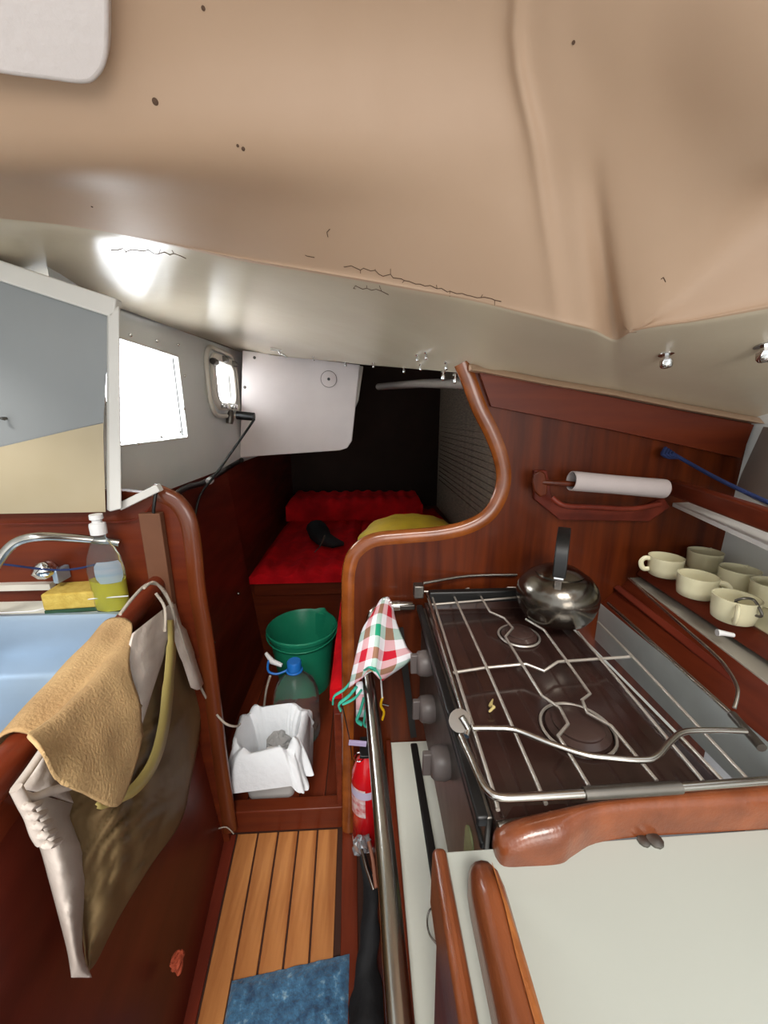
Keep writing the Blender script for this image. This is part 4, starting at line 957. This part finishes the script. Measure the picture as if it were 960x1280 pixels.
# small block at the rail end
M().tube(crom([at(832,562,Y=.825),at(860,578,Y=.80),at(900,600,Y=.72),at(960,628,Y=.62),at(1010,650,Y=.55)],5),.004,8).build('rope',bluerope,label='dark blue rope slung above the mahogany shelf rail',cat='rope')
m=M()
for a_ in range(4): m.tube(crom([at(832+a_*3,560+a_*2,Y=.82),at(828+a_*4,568,Y=.81),at(838+a_*3,572,Y=.815)],3),.004,6)
m.build('rope_knot',bluerope,label='dark blue rope knot on the bulkhead right of the paper roll',cat='knot')
# light panel upper right
M().hexa([at(920,612,Y=.835),at(1060,690,Y=.50),at(1060,690,Y=.50)+V((.02,.01,0)),at(920,612,Y=.835)+V((.02,.01,0))],[at(948,532,Y=.835),at(1090,560,Y=.50),at(1090,560,Y=.50)+V((.02,.01,0)),at(948,532,Y=.835)+V((.02,.01,0))]).build('locker',mat('pale_door','#b5aea6',.45,var=.06),label='pale grey locker door at the right edge under the ceiling',cat='locker')
# mugs
def mug(loc,rot,label,i):
    t=thing('mug',label,'mug',(0,0,0),'cream mugs on the shelf')
    k=.80; M().lathe([(a*k,b*k*.80) for a,b in [(.001,.003),(.03,.003),(.034,.0),(.037,.003),(.040,.025),(.042,.062),(.0425,.066),(.040,.066),(.038,.03),(.034,.009),(.001,.008)]],(0,0,0),n=36).build('mug_body',mugm,t)
    M().tube(crom([V((q[0]*k,q[1],q[2]*k*.80)) for q in [(.039,0,.056),(.052,0,.057),(.060,0,.045),(.058,0,.028),(.050,0,.017),(.038,0,.019)]],5),.0036,8,flat=1.5).build('handle',mugm,t)
    return t
mz=ftB.z+.004
proto=None
specs=[((833,697),2.9,'cream mug at the back end of the shelf with its handle toward the stove'),((882,690),.6,'cream mug against the wall, farthest back of the wall row'),((873,720),-.9,'cream mug second along the fiddle, handle hidden'),((925,712),.5,'cream mug against the wall, second from the back'),((921,747),-2.3,'cream mug at the fiddle with a bent wire hooked on its handle'),((968,730),.5,'cream mug cut off by the right edge of the picture')]
proto=mug((0,0,0),0,specs[0][2],0)
def copy_tree(o,parent=None):
    c_=o.copy(); COL.objects.link(c_); c_.parent=parent
    for chd in [k for k in bpy.data.objects if k.parent==o]: copy_tree(chd,c_)
    return c_
mugs=[]
for i,(pp,rot,lab) in enumerate(specs):
    o=proto if i==0 else copy_tree(proto)
    p=at(pp[0],pp[1],Z=mz+.04); o.location=(p.x,p.y,mz); o.rotation_euler=(0,0,rot); o['label']=lab; mugs.append(V((p.x,p.y,mz)))
p=at(918,752,Z=mz+.04); a5=mugs[4]
M().tube(crom([at(919,751,Z=.85),at(930,748,Z=.858),at(942,750,Z=.855),at(950,762,Z=.845),at(952,770,Z=.835),at(944,769,Z=.832),at(930,760,Z=.838),at(919,752,Z=.848)],5),.0022,7).build('wire_hook',steeld,label='bent dark wire loop hooked on the front mug handle',cat='wire')
# ---------------------------------------------------------------- paper roll + holder
hz=at(675,603,Y=YB).z
hl=thing('towel_holder','dark wooden towel holder on the bulkhead','holder',at(745,625,Y=YB))
def P2(px,py,Y): return at(px,py,Y=Y)
M().prism([P2(x,y,.795) for x,y in ((668,592),(676,588),(682,592),(685,606),(684,618),(676,622),(668,614),(666,602))],(0,.008,0)).build('holder_end',mahog,hl,bevel=.003)
M().prism([P2(x,y,.83) for x,y in ((668,588),(684,588),(690,622),(720,634),(800,636),(830,622),(838,634),(812,652),(700,650),(668,624))],(0,.012,0)).build('back_plate',mahogd,hl,bevel=.002)
M().tube([P2(678,603,.80),P2(700,604,.79),P2(838,612,.79)],.006,10).build('dowel',mahog,hl)
M().tube(crom([P2(690,622,.80),P2(705,632,.79),P2(740,634,.79),P2(790,636,.79),P2(825,630,.79)],4),.006,10).build('lower_bar',mahogd,hl)
a=P2(714,601,.785); b=P2(830,611,.785)
ax=(b-a); L_=ax.length
M().lathe([(.0185,0),(.0205,0),(.0208,.004),(.0200,L_*.5),(.0208,L_-.004),(.0205,L_),(.0185,L_),(.018,L_*.5),(.0185,0)],a,ax,n=30).build('paper_roll',mat('roll_paper','#b9aeac',.8,bump=.3,bscale=40),label='nearly empty white paper roll on the wooden holder',cat='paper roll')
# ---------------------------------------------------------------- hull shell behind the viewer (opens to the companionway)
M().box((.95,-.9,0),(.97,.86,1.7)).build('wall_right_galley',hull,smooth=False,**ST)
M().box((-.95,-.9,1.64),(-.80,.05,1.68)).box((.62,-.9,1.64),(.95,.05,1.68)).box((-.80,.02,1.63),(.62,.07,1.68)).build('ceiling_forward',deck,smooth=False,**ST)
M().box((.97,.84,0),(1.0,.86,1.3)).build('wall_corner',hull,smooth=False,**ST)
